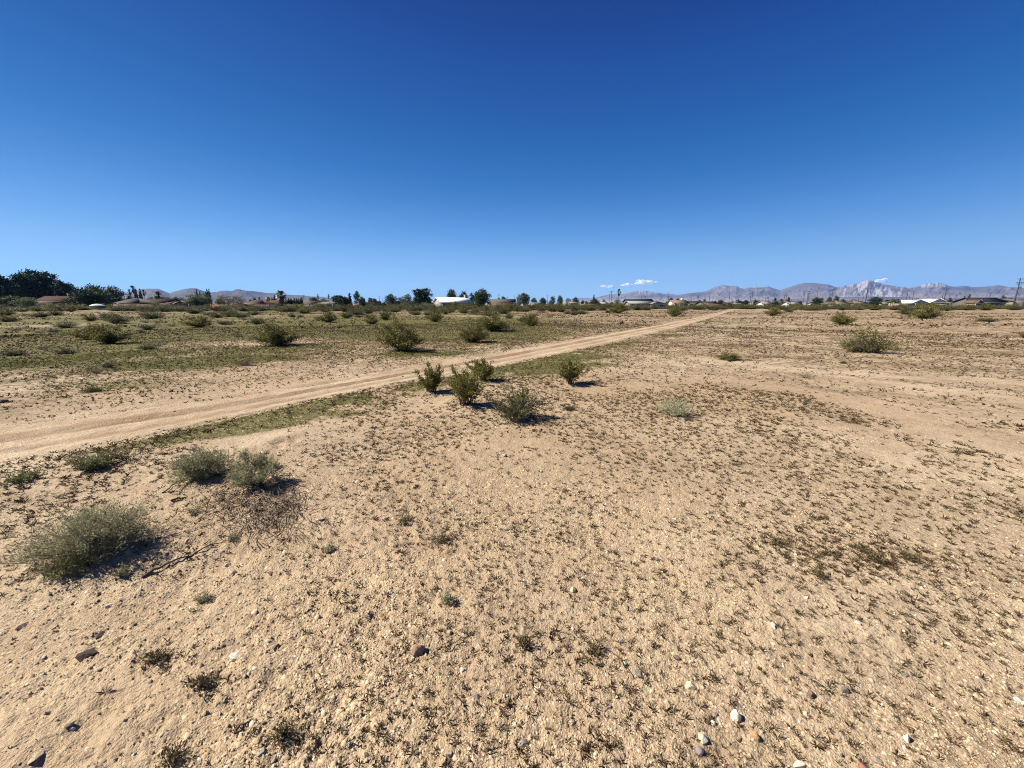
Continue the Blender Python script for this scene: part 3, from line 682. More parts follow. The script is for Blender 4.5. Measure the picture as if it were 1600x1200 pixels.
STONES = [  # px, py of its centre, width px, angular, flatness, colour, label
 (143, 1018, 36, 1, .62, DK, 'dark brown angular rock below the big grey-green bush at bottom left'),
 (160, 988, 20, 1, .4, DK, 'dark flat stone just above the dark brown angular rock'),
 (374, 1022, 30, 1, .6, WH, 'white chalky lump half buried in the sand at lower left'),
 (434, 1010, 16, 1, .6, BR, 'brown stone right of the white chalky lump'),
 (252, 1007, 13, 1, .6, PT, 'pale tan pebble between the dark brown rock and the white lump'),
 (655, 1020, 24, 0, 1.1, (.25, .17, .12), 'brown rounded stone standing upright at the bottom centre'),
 (645, 1030, 11, 1, .7, CR, 'small cream pebble at the foot of the brown upright stone'),
 (703, 992, 13, 1, .9, PT, 'pale pointed stone above right of the brown upright stone'),
 (684, 1008, 7, 1, .8, CR, 'tiny cream pebble right of the brown upright stone'),
 (722, 1048, 11, 1, .5, WH, 'white flat pebble below right of the brown upright stone'),
 (745, 1091, 15, 1, .7, PU, 'purplish grey stone under the white flat pebble'),
 (668, 1079, 11, 1, .7, BR, 'small brown stone below the brown upright stone'),
 (623, 860, 14, 1, .7, GY, 'dark grey stone in the weeds left of centre'),
 (895, 923, 14, 0, .75, CR, 'round cream stone on open sand near the middle'),
 (910, 906, 8, 1, .7, WH, 'white pebble above right of the round cream stone'),
 (976, 949, 17, 1, .6, PT, 'tan angular stone with dark shadow right of the middle'),
 (895, 982, 8, 1, .7, WH, 'upper white chip of the pale cluster below the round cream stone'),
 (903, 993, 9, 1, .4, WH, 'lower white chip of the pale cluster below the round cream stone'),
 (971, 1001, 13, 1, .7, PU, 'dark grey stone below the tan angular stone'),
 (975, 1036, 13, 1, 1.0, WH, 'bright white upright stone with black shadow right of bottom centre'),
 (995, 1050, 20, 1, .4, GY, 'flat grey stone beside the bright white upright stone'),
 (947, 1055, 10, 1, .5, WH, 'white flake left of the flat grey stone'),
 (922, 1094, 10, 0, .6, BR, 'brown pebble below the white flake'),
 (950, 1103, 13, 1, .6, PU, 'purple-grey pebble near a dark weed at bottom centre'),
 (893, 1129, 14, 0, .8, (.45, .33, .22), 'tan round pebble beside a dark weed at the bottom'),
 (818, 1158, 18, 0, .7, PU, 'purple-brown round stone near the bottom edge centre'),
 (701, 1178, 17, 1, .7, CR, 'pale grey-cream stone at the bottom edge left of centre'),
 (931, 1178, 14, 1, .7, CR, 'cream stone at the bottom edge right of centre'),
 (851, 1154, 6, 1, .6, WH, 'tiny white pebble right of the purple-brown round stone'),
 (1076, 1068, 22, 1, .75, CR, 'broad cream stone above the two large pale stones at bottom right'),
 (1146, 1115, 25, 1, 1.2, (.60, .53, .38), 'largest cream stone with a dark shaded side at bottom right'),
 (1176, 1144, 22, 1, .9, OR, 'orange-tan stone just below the largest cream stone'),
 (1096, 1148, 24, 1, .6, (.38, .36, .28), 'greenish grey stone left of the orange-tan stone'),
 (1092, 1170, 16, 0, .7, PU, 'purplish round stone under the greenish grey stone'),
 (1041, 1098, 14, 1, .7, CR, 'cream pebble beside a dark weed left of the largest cream stone'),
 (1020, 1096, 12, 1, .6, GY, 'grey pebble left of a cream pebble at bottom right of centre'),
 (1113, 1126, 13, 1, .7, WH, 'white pebble left of the largest cream stone'),
 (1117, 1113, 12, 1, .6, PU, 'lilac grey pebble above the white pebble'),
 (1080, 1031, 12, 1, .8, WH, 'white pebble with shadow above the broad cream stone'),
 (1057, 1025, 13, 0, .7, BR, 'brown round pebble left of a white pebble with shadow'),
 (1206, 980, 14, 1, .7, WH, 'white stone with dark shadow in the weedy right sand'),
 (1229, 980, 9, 1, .7, CR, 'cream pebble right of the white stone in the weeds'),
 (1338, 976, 11, 1, .7, WH, 'white pebble among dark weeds at right'),
 (1258, 936, 8, 1, .7, WH, 'white dot-like pebble under the dense weed patch'),
 (1396, 960, 9, 1, .7, WH, 'white pebble far right above the sandy slope'),
 (1412, 988, 10, 1, .6, CR, 'cream pebble right of a white pebble among weeds'),
 (1360, 1063, 9, 0, .6, CR, 'small round cream pebble right of the grey-black stone'),
 (1318, 1077, 15, 0, .8, (.15, .13, .12), 'grey-black round stone at lower right'),
 (1265, 1084, 15, 0, .8, BR, 'brown round stone beside a weed at lower right'),
 (1256, 1118, 9, 1, .6, BR, 'dark brown chip under the brown round stone'),
 (1249, 1123, 9, 1, .6, WH, 'white chip under the brown round stone'),
 (1410, 1052, 16, 1, .5, GY, 'flat grey stone right of centre at lower right'),
 (1468, 1057, 18, 1, .6, PT, 'tan stone with a black shadow at lower right'),
 (1415, 1151, 22, 1, .9, (.70, .63, .46), 'long bright cream stone near the bottom right corner'),
 (1588, 1088, 22, 1, .5, WH, 'pale flat stone at the right edge of the picture'),
 (1565, 1028, 12, 1, .6, CR, 'cream pebble above the pale flat stone at the right edge'),
 (1583, 916, 10, 1, .6, WH, 'white pebble at the right edge beside low weeds'),
 (1366, 1182, 22, 1, .7, (.26, .20, .16), 'dark brown stone in the bottom edge at right'),
 (1347, 1192, 34, 1, .45, RD, 'reddish flat stone cut by the bottom edge'),
 (1246, 1190, 22, 1, .6, WH, 'white stone at the bottom edge left of the reddish one'),
 (1303, 1160, 9, 1, .6, CR, 'small cream chip above the reddish flat stone'),
 (1314, 1178, 10, 1, .9, BR, 'brown upright chip left of the dark brown bottom stone'),
 (1027, 873, 11, 1, .7, GY, 'grey stone alone on sand right of the middle'),
 (1242, 868, 7, 1, .7, WH, 'white pebble left in the dense weed patch'),
 (788, 713, 11, 1, .8, CR, 'pale stone with shadow in mid sand below the four bushes'),
 (1039, 807, 9, 1, .7, BR, 'brown stone on the pale sand right of the middle'),
 (845, 738, 8, 1, .8, PT, 'pale pebble right of the pale stone in mid sand'),
 (502, 817, 13, 1, .6, WH, 'white stone right of the heap of dry twigs'),
 (357, 880, 14, 1, .5, WH, 'pale flat stone right of the largest grey-green bush'),
 (367, 895, 17, 1, .5, PT, 'tan flat stone under the pale flat stone'),
 (424, 894, 16, 1, .5, BR, 'brown flat stone right of two tan flat stones'),
 (235, 917, 15, 1, .5, GY, 'grey stone below the shadow of the largest bush'),
 (173, 950, 12, 1, .6, WH, 'white chip below the largest grey-green bush'),
 (157, 932, 10, 1, .7, BR, 'brown stone beside a white chip below the largest bush'),
 (110, 1133, 18, 1, .3, (.30, .225, .155), 'brown flat stone at far lower left'),
 (62, 1180, 28, 1, .2, (.38, .30, .21), 'flat grey-tan slab in the bottom left corner'),
 (115, 1135, 10, 1, .6, WH, 'white chip by the brown flat stone at lower left'),
 (42, 979, 22, 1, .35, (.28, .2, .14), 'thin flat stone near the left edge'),
 (242, 1085, 14, 1, .6, (.3, .23, .16), 'brown stone under a green weed at lower left'),
 (413, 1175, 18, 1, .5, GY, 'flat grey stone at the bottom edge left'),
 (447, 1138, 8, 1, .6, WH, 'white pebble in green weeds at lower left'),
 (290, 1155, 12, 1, .5, CR, 'cream chip near the bottom edge at left'),
 (229, 671, 7, 1, .8, DK, 'dark clod on the far side of the track'),
 (256, 671, 5, 1, .8, WH, 'tiny pale clod in the track ruts'),
 (274, 642, 6, 1, .8, DK, 'dark clod between the wheel ruts at left'),
 (249, 670, 7, 1, .7, DK, 'dark clod near the grassy edge of the track'),
 (630, 588, 5, 1, .8, DK, 'dark clod in the track left of the four bushes'),
 (664, 601, 7, 1, .6, BR, 'low brown clod on the track left of the four bushes'),
 (732, 565, 7, 1, .6, BR, 'brown clod on the track behind the four bushes'),
 (584, 587, 5, 1, .8, OR, 'small orange clod in the middle of the track'),
 (1352, 566, 8, 1, .6, DK, 'dark stone in front of the straggly bush at right'),
 (1547, 580, 13, 1, .6, BR, 'brown rounded stone on the right-hand flat'),
 (10, 628, 20, 1, .4, BR, 'brown clod by the track at the left edge'),
]
for n_, (px, py, w, an, fl, col, lab) in enumerate(STONES):
    X, Y, t = G(px, py)
    s = w * t / F * (0.92 if px < 1300 else 0.85)
    o = link('stone', stone_mesh(500 + n_, an, fl, col), None, None, (X, Y - s * .2, float(surf(np.array([X]), np.array([Y]))[0]) + s * fl * .08))
    o.rotation_euler = (random.Random(n_).uniform(-.25, .25), random.Random(n_ + 9).uniform(-.25, .25), random.Random(n_ + 5).uniform(0, 6.28))
    o.scale = (s, s, s)
    tag(o, lab, 'stone', 'loose stones on the sand')

# a sprout beside a stone is told apart by that stone
def to_px(X, Y, Z):
    dc = Y * CP - (Z - CAMZ) * SP; yc = Y * SP + (Z - CAMZ) * CP
    return 800 + F * X / dc, 600 - F * yc / dc
best = {}
for o in weed_objs:
    wx, wy = to_px(*o.location)
    d, row = min((math.hypot(wx - r_[0], wy - r_[1]), k) for k, r_ in enumerate(STONES))
    dx, dy = wx - STONES[row][0], wy - STONES[row][1]
    side = ('right of' if dx > 0 else 'left of') if abs(dx) > abs(dy) else ('below' if dy > 0 else 'above')
    if d < 75 and len(STONES[row][6].split()) <= 10 and d < best.get((row, side), (1e9, None))[0]: best[row, side] = (d, o)
for (row, side), (d, o) in best.items():
    o['label'] = f'weed sprout nearest {side} the {STONES[row][6]}'

# ------------------------------------------------------------------ shrubs
def gen_shrub(seed, h=1.0, w=1.2, nstem=26, tilt=65, leaf=.03, nleaf=4000, base=.05, sub=5, leaf_from=.35, twig=.006, up=.35, wob=.10, tint_m=.5, lean=(0, 0), clump=.03, lw=.45, dead=0, sub_len=.28):
    r = np.random.default_rng(seed)
    st, dd = MB(), MB()
    P, D, T = [], [], []
    segs = []
    for k in range(nstem + dead):
        a = r.uniform(0, 2 * math.pi); t = math.radians(tilt) * math.sqrt(r.uniform(0.02, 1))
        d = np.array([math.sin(t) * math.cos(a) + lean[0], math.sin(t) * math.sin(a) + lean[1], math.cos(t)]); d /= np.linalg.norm(d)
        hz = math.hypot(d[0], d[1])
        L = 1 / math.sqrt((hz / (w / 2)) ** 2 + (d[2] / h) ** 2) * r.uniform(.70, 1.06)
        b = np.array([r.normal() * base, r.normal() * base, -.03 * h])
        ss = np.linspace(0, 1, 7)
        dirv = d[None] * ss[:, None]
        bow = np.array([d[0], d[1], 0]) * (-.18) * np.sin(ss * math.pi)[:, None]
        jit = np.cumsum(r.normal(size=(7, 3)), axis=0) * wob * .12; jit -= jit[0]
        pts = b + (dirv + bow + jit) * L
        pts[:, 2] = np.maximum(pts[:, 2], -.03 * h)
        (st if k < nstem else dd).tube(pts, np.linspace(twig * 1.5, twig * .5, 7), 3, tint=r.random(), cap=False)
        m = max(2, int(sub * r.uniform(.6, 1.4)))
        for q in range(m):
            s = r.uniform(leaf_from * .8, .97); i0 = min(int(s * 6), 5); f = s * 6 - i0
            p0 = pts[i0] * (1 - f) + pts[i0 + 1] * f
            dl = d * .8 + r.normal(size=3) * .55 + np.array([0, 0, up]); dl /= np.linalg.norm(dl)
            ll = L * sub_len * r.uniform(.6, 1.3) * (1.3 - s)
            sp_ = np.stack([p0, p0 + dl * ll * .5 + r.normal(size=3) * .03 * ll, p0 + dl * ll * 1.0 + np.array([0, 0, .1 * ll])])
            sp_[:, 2] = np.maximum(sp_[:, 2], .0)
            (st if k < nstem else dd).tube(sp_, [twig * .6, twig * .45, twig * .25], 3, tint=r.random(), cap=False)
            if k < nstem: segs.append((sp_[0], sp_[2], dl, ll, r.normal(0, .13)))
        if k < nstem: segs.append((pts[4], pts[6], d, L * .33, r.normal(0, .13)))
    wgt = np.array([q[3] for q in segs]); wgt /= wgt.sum()
    ch = r.choice(len(segs), nleaf, p=wgt)
    A = np.array([q[0] for q in segs])[ch]; B = np.array([q[1] for q in segs])[ch]; Dd = np.array([q[2] for q in segs])[ch]; tt = np.array([q[4] for q in segs])[ch]
    u = r.uniform(.05, 1.05, nleaf)[:, None]
    P = A * (1 - u) + B * u + r.normal(size=(nleaf, 3)) * clump
    P[:, 2] = np.maximum(P[:, 2], .005)
    D = unit(Dd + r.normal(size=(nleaf, 3)) * .6)
    V, Q = leaf_quads(P, D, leaf * r.uniform(.6, 1.4, nleaf), leaf * lw * r.uniform(.7, 1.3, nleaf), r)
    lm = mesh_np('foliage', V, Q, None, {'tint': ('FACE', 'FLOAT', np.clip(r.normal(tint_m, .2, nleaf) + tt, 0, 1))})
    return st.mesh('stems'), lm, (dd.mesh('dead_stems') if dead else None)

def shrub(name, loc, meshes, mats, scale, rz, label, group, cat='shrub'):
    root = empty(name, loc, rz, scale)
    tag(root, label, cat, group)
    for nm, me, mt in zip(('stems', 'foliage', 'dead_stems'), meshes, mats):
        if me is None: continue
        if not me.materials: me.materials.append(M[mt])
        link(nm, me, None, root)
    return root
KINDS = {}
for k in range(5):
    KINDS['creosote', k] = (gen_shrub(20 + k, 1, 1.25, 46, 64, .042, 8500, .05, 8, .26, .007, .3, .12, .5, clump=.04), ('twig_dark', 'creosote', None))
for k in range(3):
    KINDS['dull', k] = (gen_shrub(40 + k, 1, 1.5, 44, 70, .055, 5600, .10, 7, .2, .007, .3, .14, .45, clump=.055), ('twig_dark', 'creosote_dull', None))
for k in range(3):
    KINDS['sparse', k] = (gen_shrub(60 + k, 1, 1.5, 22, 70, .038, 1300, .06, 6, .3, .007, .3, .16, .45, dead=8, clump=.03), ('twig', 'creosote', 'twig_pale'))
for k in range(2):
    KINDS['dry', k] = (gen_shrub(70 + k, 1, 1.7, 40, 78, .045, 1300, .10, 6, .25, .007, .2, .14, .5, clump=.05), ('twig', 'dry', None))
for k in range(2):
    KINDS['sage', k] = (gen_shrub(80 + k, 1, 2.0, 60, 82, .050, 4200, .12, 6, .45, .006, .3, .1, .5, clump=.04, lw=.3), ('twig', 'sage', None))
for k in range(2):
    KINDS['low', k] = (gen_shrub(90 + k, 1, 4.0, 40, 86, .10, 1500, .3, 5, .3, .012, .3, .1, .5, clump=.06), ('twig_dark', 'creosote', None))
NV = {'creosote': 5, 'dull': 3, 'sparse': 3, 'dry': 2, 'sage': 2, 'low': 2}
NW = {'creosote': 1.25, 'dull': 1.5, 'sparse': 1.5, 'dry': 1.7, 'sage': 2.0, 'low': 4.0}
GRP = {'creosote': 'green desert shrubs on the flat', 'dull': 'dull dark shrubs on the flat', 'sparse': 'open shrubs with bare twigs', 'dry': 'dry brown shrubs on the flat', 'sage': 'grey-green low bushes', 'low': 'low spreading plants'}
NMK = {'creosote': 'desert_shrub', 'dull': 'desert_shrub', 'sparse': 'desert_shrub', 'dry': 'dry_shrub', 'sage': 'grey_bush', 'low': 'low_shrub'}
srng = random.Random(4)
def put(kind, px, py, w, h, label, group=None, k=None):
    X, Y, t = G(px, py)
    hh = zof(Y, py - h) * 0.96; ww = w * t / F
    k = srng.randrange(NV[kind]) if k is None else k
    me, mt = KINDS[kind, k]
    return shrub(NMK[kind], (X, Y, Hs(X, Y)), me, mt, (ww / NW[kind] * 1.18, ww / NW[kind] * 1.18, hh * 1.1), srng.uniform(0, 6.28), label, group or GRP[kind], 'shrub')

S = [  # kind, px, py of its foot, width, height, label
 ('creosote', 172, 537, 58, 33, 'right half of the broad bushy green shrub pair in the left field'),
 ('creosote', 138, 530, 46, 26, 'left half of the broad bushy green shrub pair in the left field'),
 ('dull', 14, 503, 28, 13, 'dark round shrub at the left edge in front of the pale strip'),
 ('dull', 103, 511, 30, 12, 'dull shrub above the broad green pair, in front of the brown roofed house'),
 ('creosote', 142, 502, 20, 14, 'small round shrub below the green canopy'),
 ('dull', 185, 505, 34, 19, 'green-grey shrub below the grey roofed house at left'),
 ('dull', 238, 498, 32, 14, 'dark shrub in front of the brown roofed house with palms'),
 ('creosote', 312, 512, 46, 19, 'medium green shrub in front of the large pale green tree at left'),
 ('dull', 360, 495, 36, 15, 'dull shrub in front of the pale leafless tree'),
 ('creosote', 88, 493, 20, 11, 'small shrub on the pale strip before the left house'),
 ('dry', 28, 515, 26, 9, 'brown dry bush near the left edge, behind the green grass'),
 ('dry', 62, 519, 20, 6, 'low brown tuft left of a dark low tuft, before the left house'),
 ('dull', 85, 519, 22, 7, 'low dark tuft left of the broad green shrub pair'),
 ('dull', 231, 516, 22, 10, 'low dark shrub right of the broad green pair, upper of two'),
 ('dull', 222, 521, 14, 6, 'low dark shrub right of the broad green pair, lower of two'),
 ('dry', 270, 511, 16, 9, 'brown spiky dry plant left of the medium green shrub'),
 ('dry', 228, 504, 14, 7, 'pale brown ball-shaped plant before the dark shrub at left, left of two'),
 ('dry', 246, 505, 16, 6, 'pale brown ball-shaped plant before the dark shrub at left, right of two'),
 ('dull', 22, 556, 32, 12, 'dark low bush at the far left in the green field'),
 ('dull', 104, 552, 30, 11, 'dark low bush in the green field, right of another dark one'),
 ('dry', 70, 546, 26, 10, 'brown dry bush between two dark low bushes at left'),
 ('dull', 232, 546, 26, 9, 'dark flat bush below the broad green pair, left of two'),
 ('dry', 247, 541, 20, 10, 'dark brown bush below the broad green pair, right of two'),
 ('sparse', 152, 584, 30, 18, 'dark bare-stemmed small bush in the left field nearest the track'),
 ('dull', 168, 574, 20, 12, 'small greyish bush just behind the dark bare-stemmed one'),
 ('dull', 146, 612, 24, 10, 'lowest dark tuft of the left field, closest to the track'),
 ('dry', 385, 571, 34, 24, 'pale brown see-through dry bush beyond the track, left of centre'),
 ('dry', 373, 527, 16, 9, 'tiny brown dry plant left of the round green shrub'),
 ('dull', 351, 507, 20, 8, 'low brown-green tuft right of the medium green shrub'),
 ('dry', 382, 500, 16, 7, 'rounded pale brown tuft before the pale leafless tree'),
 ('dull', 404, 506, 24, 12, 'dark low shrub left behind the round green shrub'),
 ('creosote', 437, 540, 68, 42, 'round full green shrub left of centre beyond the track'),
 ('creosote', 630, 548, 70, 55, 'largest round green shrub beyond the track near the centre', None, 0),
 ('creosote', 513, 503, 32, 20, 'green shrub in front of the big dark tree cluster'),
 ('dry', 497, 501, 16, 12, 'pale twiggy bush just left of a green shrub before the dark trees'),
 ('creosote', 580, 506, 24, 15, 'small round shrub left behind the largest round green shrub'),
 ('dull', 602, 500, 18, 14, 'dull upright shrub behind the largest round green shrub'),
 ('dull', 457, 496, 14, 8, 'small dark mound shrub above right of the round green shrub'),
 ('dull', 470, 496, 12, 5, 'low brown mound beside a small dark mound shrub'),
 ('dull', 555, 491, 24, 13, 'green shrub before the tall tree right of the dark cluster'),
 ('dull', 575, 490, 20, 11, 'green shrub before the pinkish tree'),
 ('dull', 560, 496, 14, 6, 'low tuft below the shrub near the tall tree'),
 ('dull', 617, 488, 22, 11, 'green shrub below the round tree left of the pine'),
 ('creosote', 680, 503, 28, 23, 'upright dense shrub left of the white roofed house'),
 ('dull', 651, 492, 14, 7, 'small round tuft left of the upright dense shrub'),
 ('dull', 668, 493, 14, 8, 'tuft touching the upright dense shrub on its left'),
 ('dull', 696, 491, 14, 8, 'small shrub right behind the upright dense shrub'),
 ('creosote', 724, 490, 16, 9, 'small dark shrub in front of the white roofed house'),
 ('creosote', 742, 491, 22, 11, 'dark green shrub in front of the big round tree'),
 ('dull', 706, 487, 12, 8, 'small shrub before the wall of the white roofed house'),
 ('creosote', 772, 518, 56, 33, 'wide green shrub behind the track, right one of the central group'),
 ('creosote', 740, 534, 48, 36, 'wide green shrub behind the track, left one of the central group'),
 ('sparse', 796, 519, 34, 20, 'pale bare-branched shrub at the right end of the central group'),
 ('dull', 765, 492, 26, 14, 'dull shrub behind the central group, left of another'),
 ('dull', 786, 490, 26, 14, 'dull shrub behind the central group, before the long grey roof'),
 ('creosote', 831, 510, 28, 21, 'round green shrub right of the central group'),
 ('dull', 819, 504, 20, 14, 'dull green shrub touching the back of the round shrub right of centre'),
 ('sparse', 894, 509, 18, 16, 'small upright shrub with a bare foot beyond the track'),
 ('dry', 868, 505, 10, 8, 'tiny dry plant left of the small upright shrub'),
 ('dry', 858, 497, 16, 8, 'dry tuft behind the tiny dry plant'),
 ('dull', 897, 492, 14, 9, 'dark tuft behind the small upright shrub'),
 ('dull', 845, 487, 20, 12, 'shrub before the dark round tree right of centre'),
 ('creosote', 868, 486, 28, 14, 'green shrub in front of two dark trees right of centre'),
 ('dry', 832, 498, 14, 7, 'dry tuft left of the dry brush, behind the round green shrub'),
 ('creosote', 966, 490, 34, 17, 'dark shrub at the foot of the lone tall fan palm'),
 ('dull', 949, 489, 12, 6, 'small dark tuft left of the shrub under the lone palm'),
 ('creosote', 1054, 495, 24, 23, 'tall narrow shrub beside the far end of the track', None, 2),
 ('dry', 1066, 494, 12, 8, 'bare twiggy plant right of the tall narrow shrub'),
 ('creosote', 1140, 563, 42, 10, 'low flat green shrub on the open sand right of the track', None, 1),
 ('creosote', 1316, 507, 36, 21, 'tree-shaped shrub with one bare stem, left of the straggly bush'),
 ('creosote', 1208, 493, 28, 13, 'dark shrub right of the far end of the track'),
 ('creosote', 1446, 498, 44, 21, 'broad dark shrub below the white house, right of two'),
 ('dull', 1418, 492, 28, 15, 'grey-green shrub below the white house, left of two'),
 ('dull', 1476, 486, 22, 10, 'shrub just right behind the broad dark shrub'),
 ('dull', 1513, 484, 36, 9, 'long low shrub below the dark roofed house, left part'),
 ('dull', 1545, 483, 32, 8, 'long low shrub below the dark roofed house, right part'),
 ('dull', 1572, 482, 24, 9, 'olive shrub beneath the nearest leaning utility pole'),
 ('sparse', 1258, 591, 22, 11, 'tiny green plant on the open sand left of the straggly bush'),
 ('dull', 1318, 568, 10, 5, 'very small weed tuft in front of the straggly bush, on bare sand'),
 ('dull', 890, 641, 20, 8, 'small grey tuft on bare sand right of the four near bushes'),
 ('dull', 1540, 502, 24, 8, 'low dark tuft on the right-hand flat, in front of long low shrubs'),
 ('creosote', 1601, 527, 12, 10, 'green plant cut by the right edge of the picture'),
 ('dull', 1314, 485, 16, 8, 'dark tuft behind the tree-shaped shrub'),
 ('dull', 1262, 484, 20, 8, 'dark shrub before the paired poles at right'),
 ('dull', 1232, 487, 16, 6, 'low dark tuft right of the shrub near the end of the track'),
 ('dull', 1380, 483, 26, 7, 'dark low shrub below the domed tree at right'),
 ('dull', 1160, 483, 24, 9, 'dark shrub at the very end of the track'),
 ('dull', 1174, 482, 18, 8, 'dark shrub right beside the one at the end of the track'),
]
for row in S:
    put(row[0], row[1], row[2], row[3], row[4], row[5], None, row[7] if len(row) > 7 else None)

# the far row of shrubs along the edge of the field, each its own
LM = [(0, 60, 'the tall dark pines'), (60, 120, 'the brown roofed house behind pines'), (120, 175, 'the dark rounded tree beside the canopy'), (175, 218, 'the grey roofed house with a chimney'), (218, 262, 'the brown roofed house under palms'),
      (262, 296, 'the dark gabled house'), (296, 336, 'the large pale green tree'), (336, 385, 'the pale leafless tree'), (385, 440, 'the reddish roofs'), (440, 482, 'the row of small cypresses'), (482, 520, 'the pale flat roof'), (520, 552, 'the dark tree cluster'), (552, 600, 'the tall ragged tree'), (600, 645, 'the round tree with a bare trunk'),
      (645, 680, 'the dark spreading pine'), (680, 735, 'the white roofed house'), (735, 770, 'the big round tree'), (770, 806, 'the long grey roof'), (806, 840, 'the broad tree right of centre'), (840, 880, 'the two dark trees'), (880, 925, 'the small flat roofed house'), (925, 980, 'the lone fan palm'), (980, 1045, 'the long metal roof'), (1045, 1120, 'the tan roofed house'), (1120, 1200, 'the thin lattice mast'), (1200, 1290, 'the palm clump by the poles'), (1290, 1345, 'the tan gables'), (1345, 1420, 'the domed tree at right'), (1420, 1500, 'the white gabled house'), (1500, 1600, 'the dark blue roofed house')]
fr = random.Random(77)
pos = ['first', 'second', 'third', 'fourth', 'fifth', 'sixth', 'seventh', 'eighth', 'ninth', 'tenth', 'eleventh', 'twelfth']
for a, b, what in LM:
    n = max(2, round((b - a) / 9.5))
    for q in range(n):
        px = a + (b - a) * (q + .5 + fr.uniform(-.3, .3)) / n
        py = fr.uniform(481.8, 485.2) if px > 900 else fr.uniform(482.5, 487.5)
        w = fr.uniform(18, 36); h = fr.uniform(8, 13) if px < 900 else fr.uniform(7, 11)
        put(fr.choice(['dull', 'dull', 'creosote', 'dull']), px, py, w, h, f'{pos[q]} shrub of the far row before {what}', 'shrubs in the far row along the field edge')
for a, b, what in LM[:21]:
    n = max(2, round((b - a) / 25))
    for q in range(n):
        px = a + (b - a) * (q + .5 + fr.uniform(-.4, .4)) / n
        py = 486 + 13 * fr.random() ** 1.5
        k_ = fr.choice(['dull', 'creosote', 'dull', 'dry'])
        put(k_, px, py, fr.uniform(14, 30), fr.uniform(6, 13) * (.6 if k_ == 'dry' else 1), f'{pos[q]} scattered shrub below the far row before {what}', 'scattered shrubs below the far row')

# ---- the near bushes, each with its own growth
def near(kind_mats, px, py, label, group, gen, rz=0.0, name='desert_shrub', cat='shrub', dz=0.0, sc=None):
    sc = sc or (1.08 if 'near green' in group else 1.0)
    X, Y, t = G(px, py)
    return shrub(name, (X, Y, Hs(X, Y) + dz), gen, kind_mats, (sc, sc, sc * (.95 if sc > 1.1 else 1)), rz, label, group, cat)
GN = 'near green shrubs beside the track'
near(('twig_dark', 'creosote', None), 677, 613, 'upright feathery green shrub at the left of the four near bushes', GN, gen_shrub(201, .52, .62, 34, 52, .028, 5600, .05, 6, .25, .004, .5, .08, .45, clump=.015, sub_len=.3))
near(('twig_dark', 'creosote', None), 731, 636, 'tallest of the four near bushes, green with a thin bare foot', GN, gen_shrub(202, .62, .74, 40, 50, .028, 6000, .05, 6, .38, .004, .5, .10, .55, clump=.016, sub_len=.28, dead=8) [:2] + (None,))
near(('twig_dark', 'creosote', None), 754, 596, 'rearmost of the four near bushes, bright green against the track', GN, gen_shrub(203, .52, .68, 34, 52, .030, 5200, .05, 6, .35, .004, .5, .10, .62, clump=.018, sub_len=.3))
near(('twig', 'creosote_dull', 'twig_pale'), 806, 658, 'greyish green open bush, front right of the four near bushes', GN, gen_shrub(204, .44, .66, 40, 62, .024, 4200, .06, 6, .3, .0035, .4, .12, .4, clump=.016, dead=8))
near(('twig', 'creosote', None), 808, 650, 'dark green shoots rising through the greyish open bush', GN, gen_shrub(205, .45, .42, 12, 35, .026, 900, .04, 5, .5, .0035, .5, .12, .5, clump=.014))
near(('twig_dark', 'creosote', None), 891, 603, 'lone green fan-shaped bush right of the four near bushes', GN, gen_shrub(206, .50, .66, 34, 48, .028, 4800, .03, 6, .38, .004, .5, .10, .55, clump=.017, sub_len=.3))
near(('twig_pale', 'sage', None), 1053, 648, 'pale grey wispy low bush alone on the open sand', 'grey-green low bushes', gen_shrub(207, .26, .54, 60, 74, .024, 3200, .06, 6, .4, .0025, .3, .12, .6, clump=.012, lw=.3), name='grey_bush')
near(('twig_dark', 'creosote', 'twig'), 1352, 551, 'wide straggly bush with grey bare branches on the right-hand sand', 'open shrubs with bare twigs', gen_shrub(208, .92, 2.3, 36, 78, .05, 2900, .12, 7, .35, .009, .2, .2, .5, lean=(.35, 0), clump=.04, dead=16))
near(('twig', 'creosote', None), 1336, 550, 'dense dark green clump at the left foot of the straggly bush', 'open shrubs with bare twigs', gen_shrub(209, .55, .95, 30, 66, .042, 2400, .07, 6, .3, .008, .2, .15, .5, clump=.035))
# grey-green bushes of the left foreground
GS = 'grey-green bushes of the left foreground'
near(('twig', 'sage', None), 315, 750, 'round grey-green bush, left of the pair behind the largest bush', GS, gen_shrub(211, .28, .50, 120, 74, .020, 12000, .05, 7, .45, .0022, .25, .08, .42, clump=.012, lw=.26), name='grey_bush')
near(('twig', 'sage', 'twig_pale'), 404, 766, 'grey-green bush on a bare crooked stem above the heap of dry twigs', GS, gen_shrub(212, .32, .50, 60, 62, .020, 8000, .015, 7, .88, .0028, .25, .1, .5, clump=.012, lw=.28, dead=6), name='grey_bush')
near(('twig', 'sage', 'twig'), 148, 870, 'largest grey-green bush, spreading over its shadow at far left', GS, gen_shrub(213, .37, .66, 240, 72, .019, 19000, .08, 8, .42, .0018, .25, .09, .5, clump=.016, lw=.26, dead=70), name='grey_bush', sc=.9)
near(('twig', 'sage_green', None), 112, 905, 'greener shoots at the lower front of the largest bush', GS, gen_shrub(214, .14, .26, 36, 66, .017, 1900, .04, 6, .35, .002, .3, .1, .5, clump=.01, lw=.28), name='grey_bush')
near(('twig', 'sage_green', None), 148, 734, 'bright green compact bush between the track and the largest bush', GS, gen_shrub(216, .20, .27, 50, 70, .021, 2600, .04, 6, .35, .0025, .3, .1, .5, clump=.012, lw=.35), name='grey_bush')
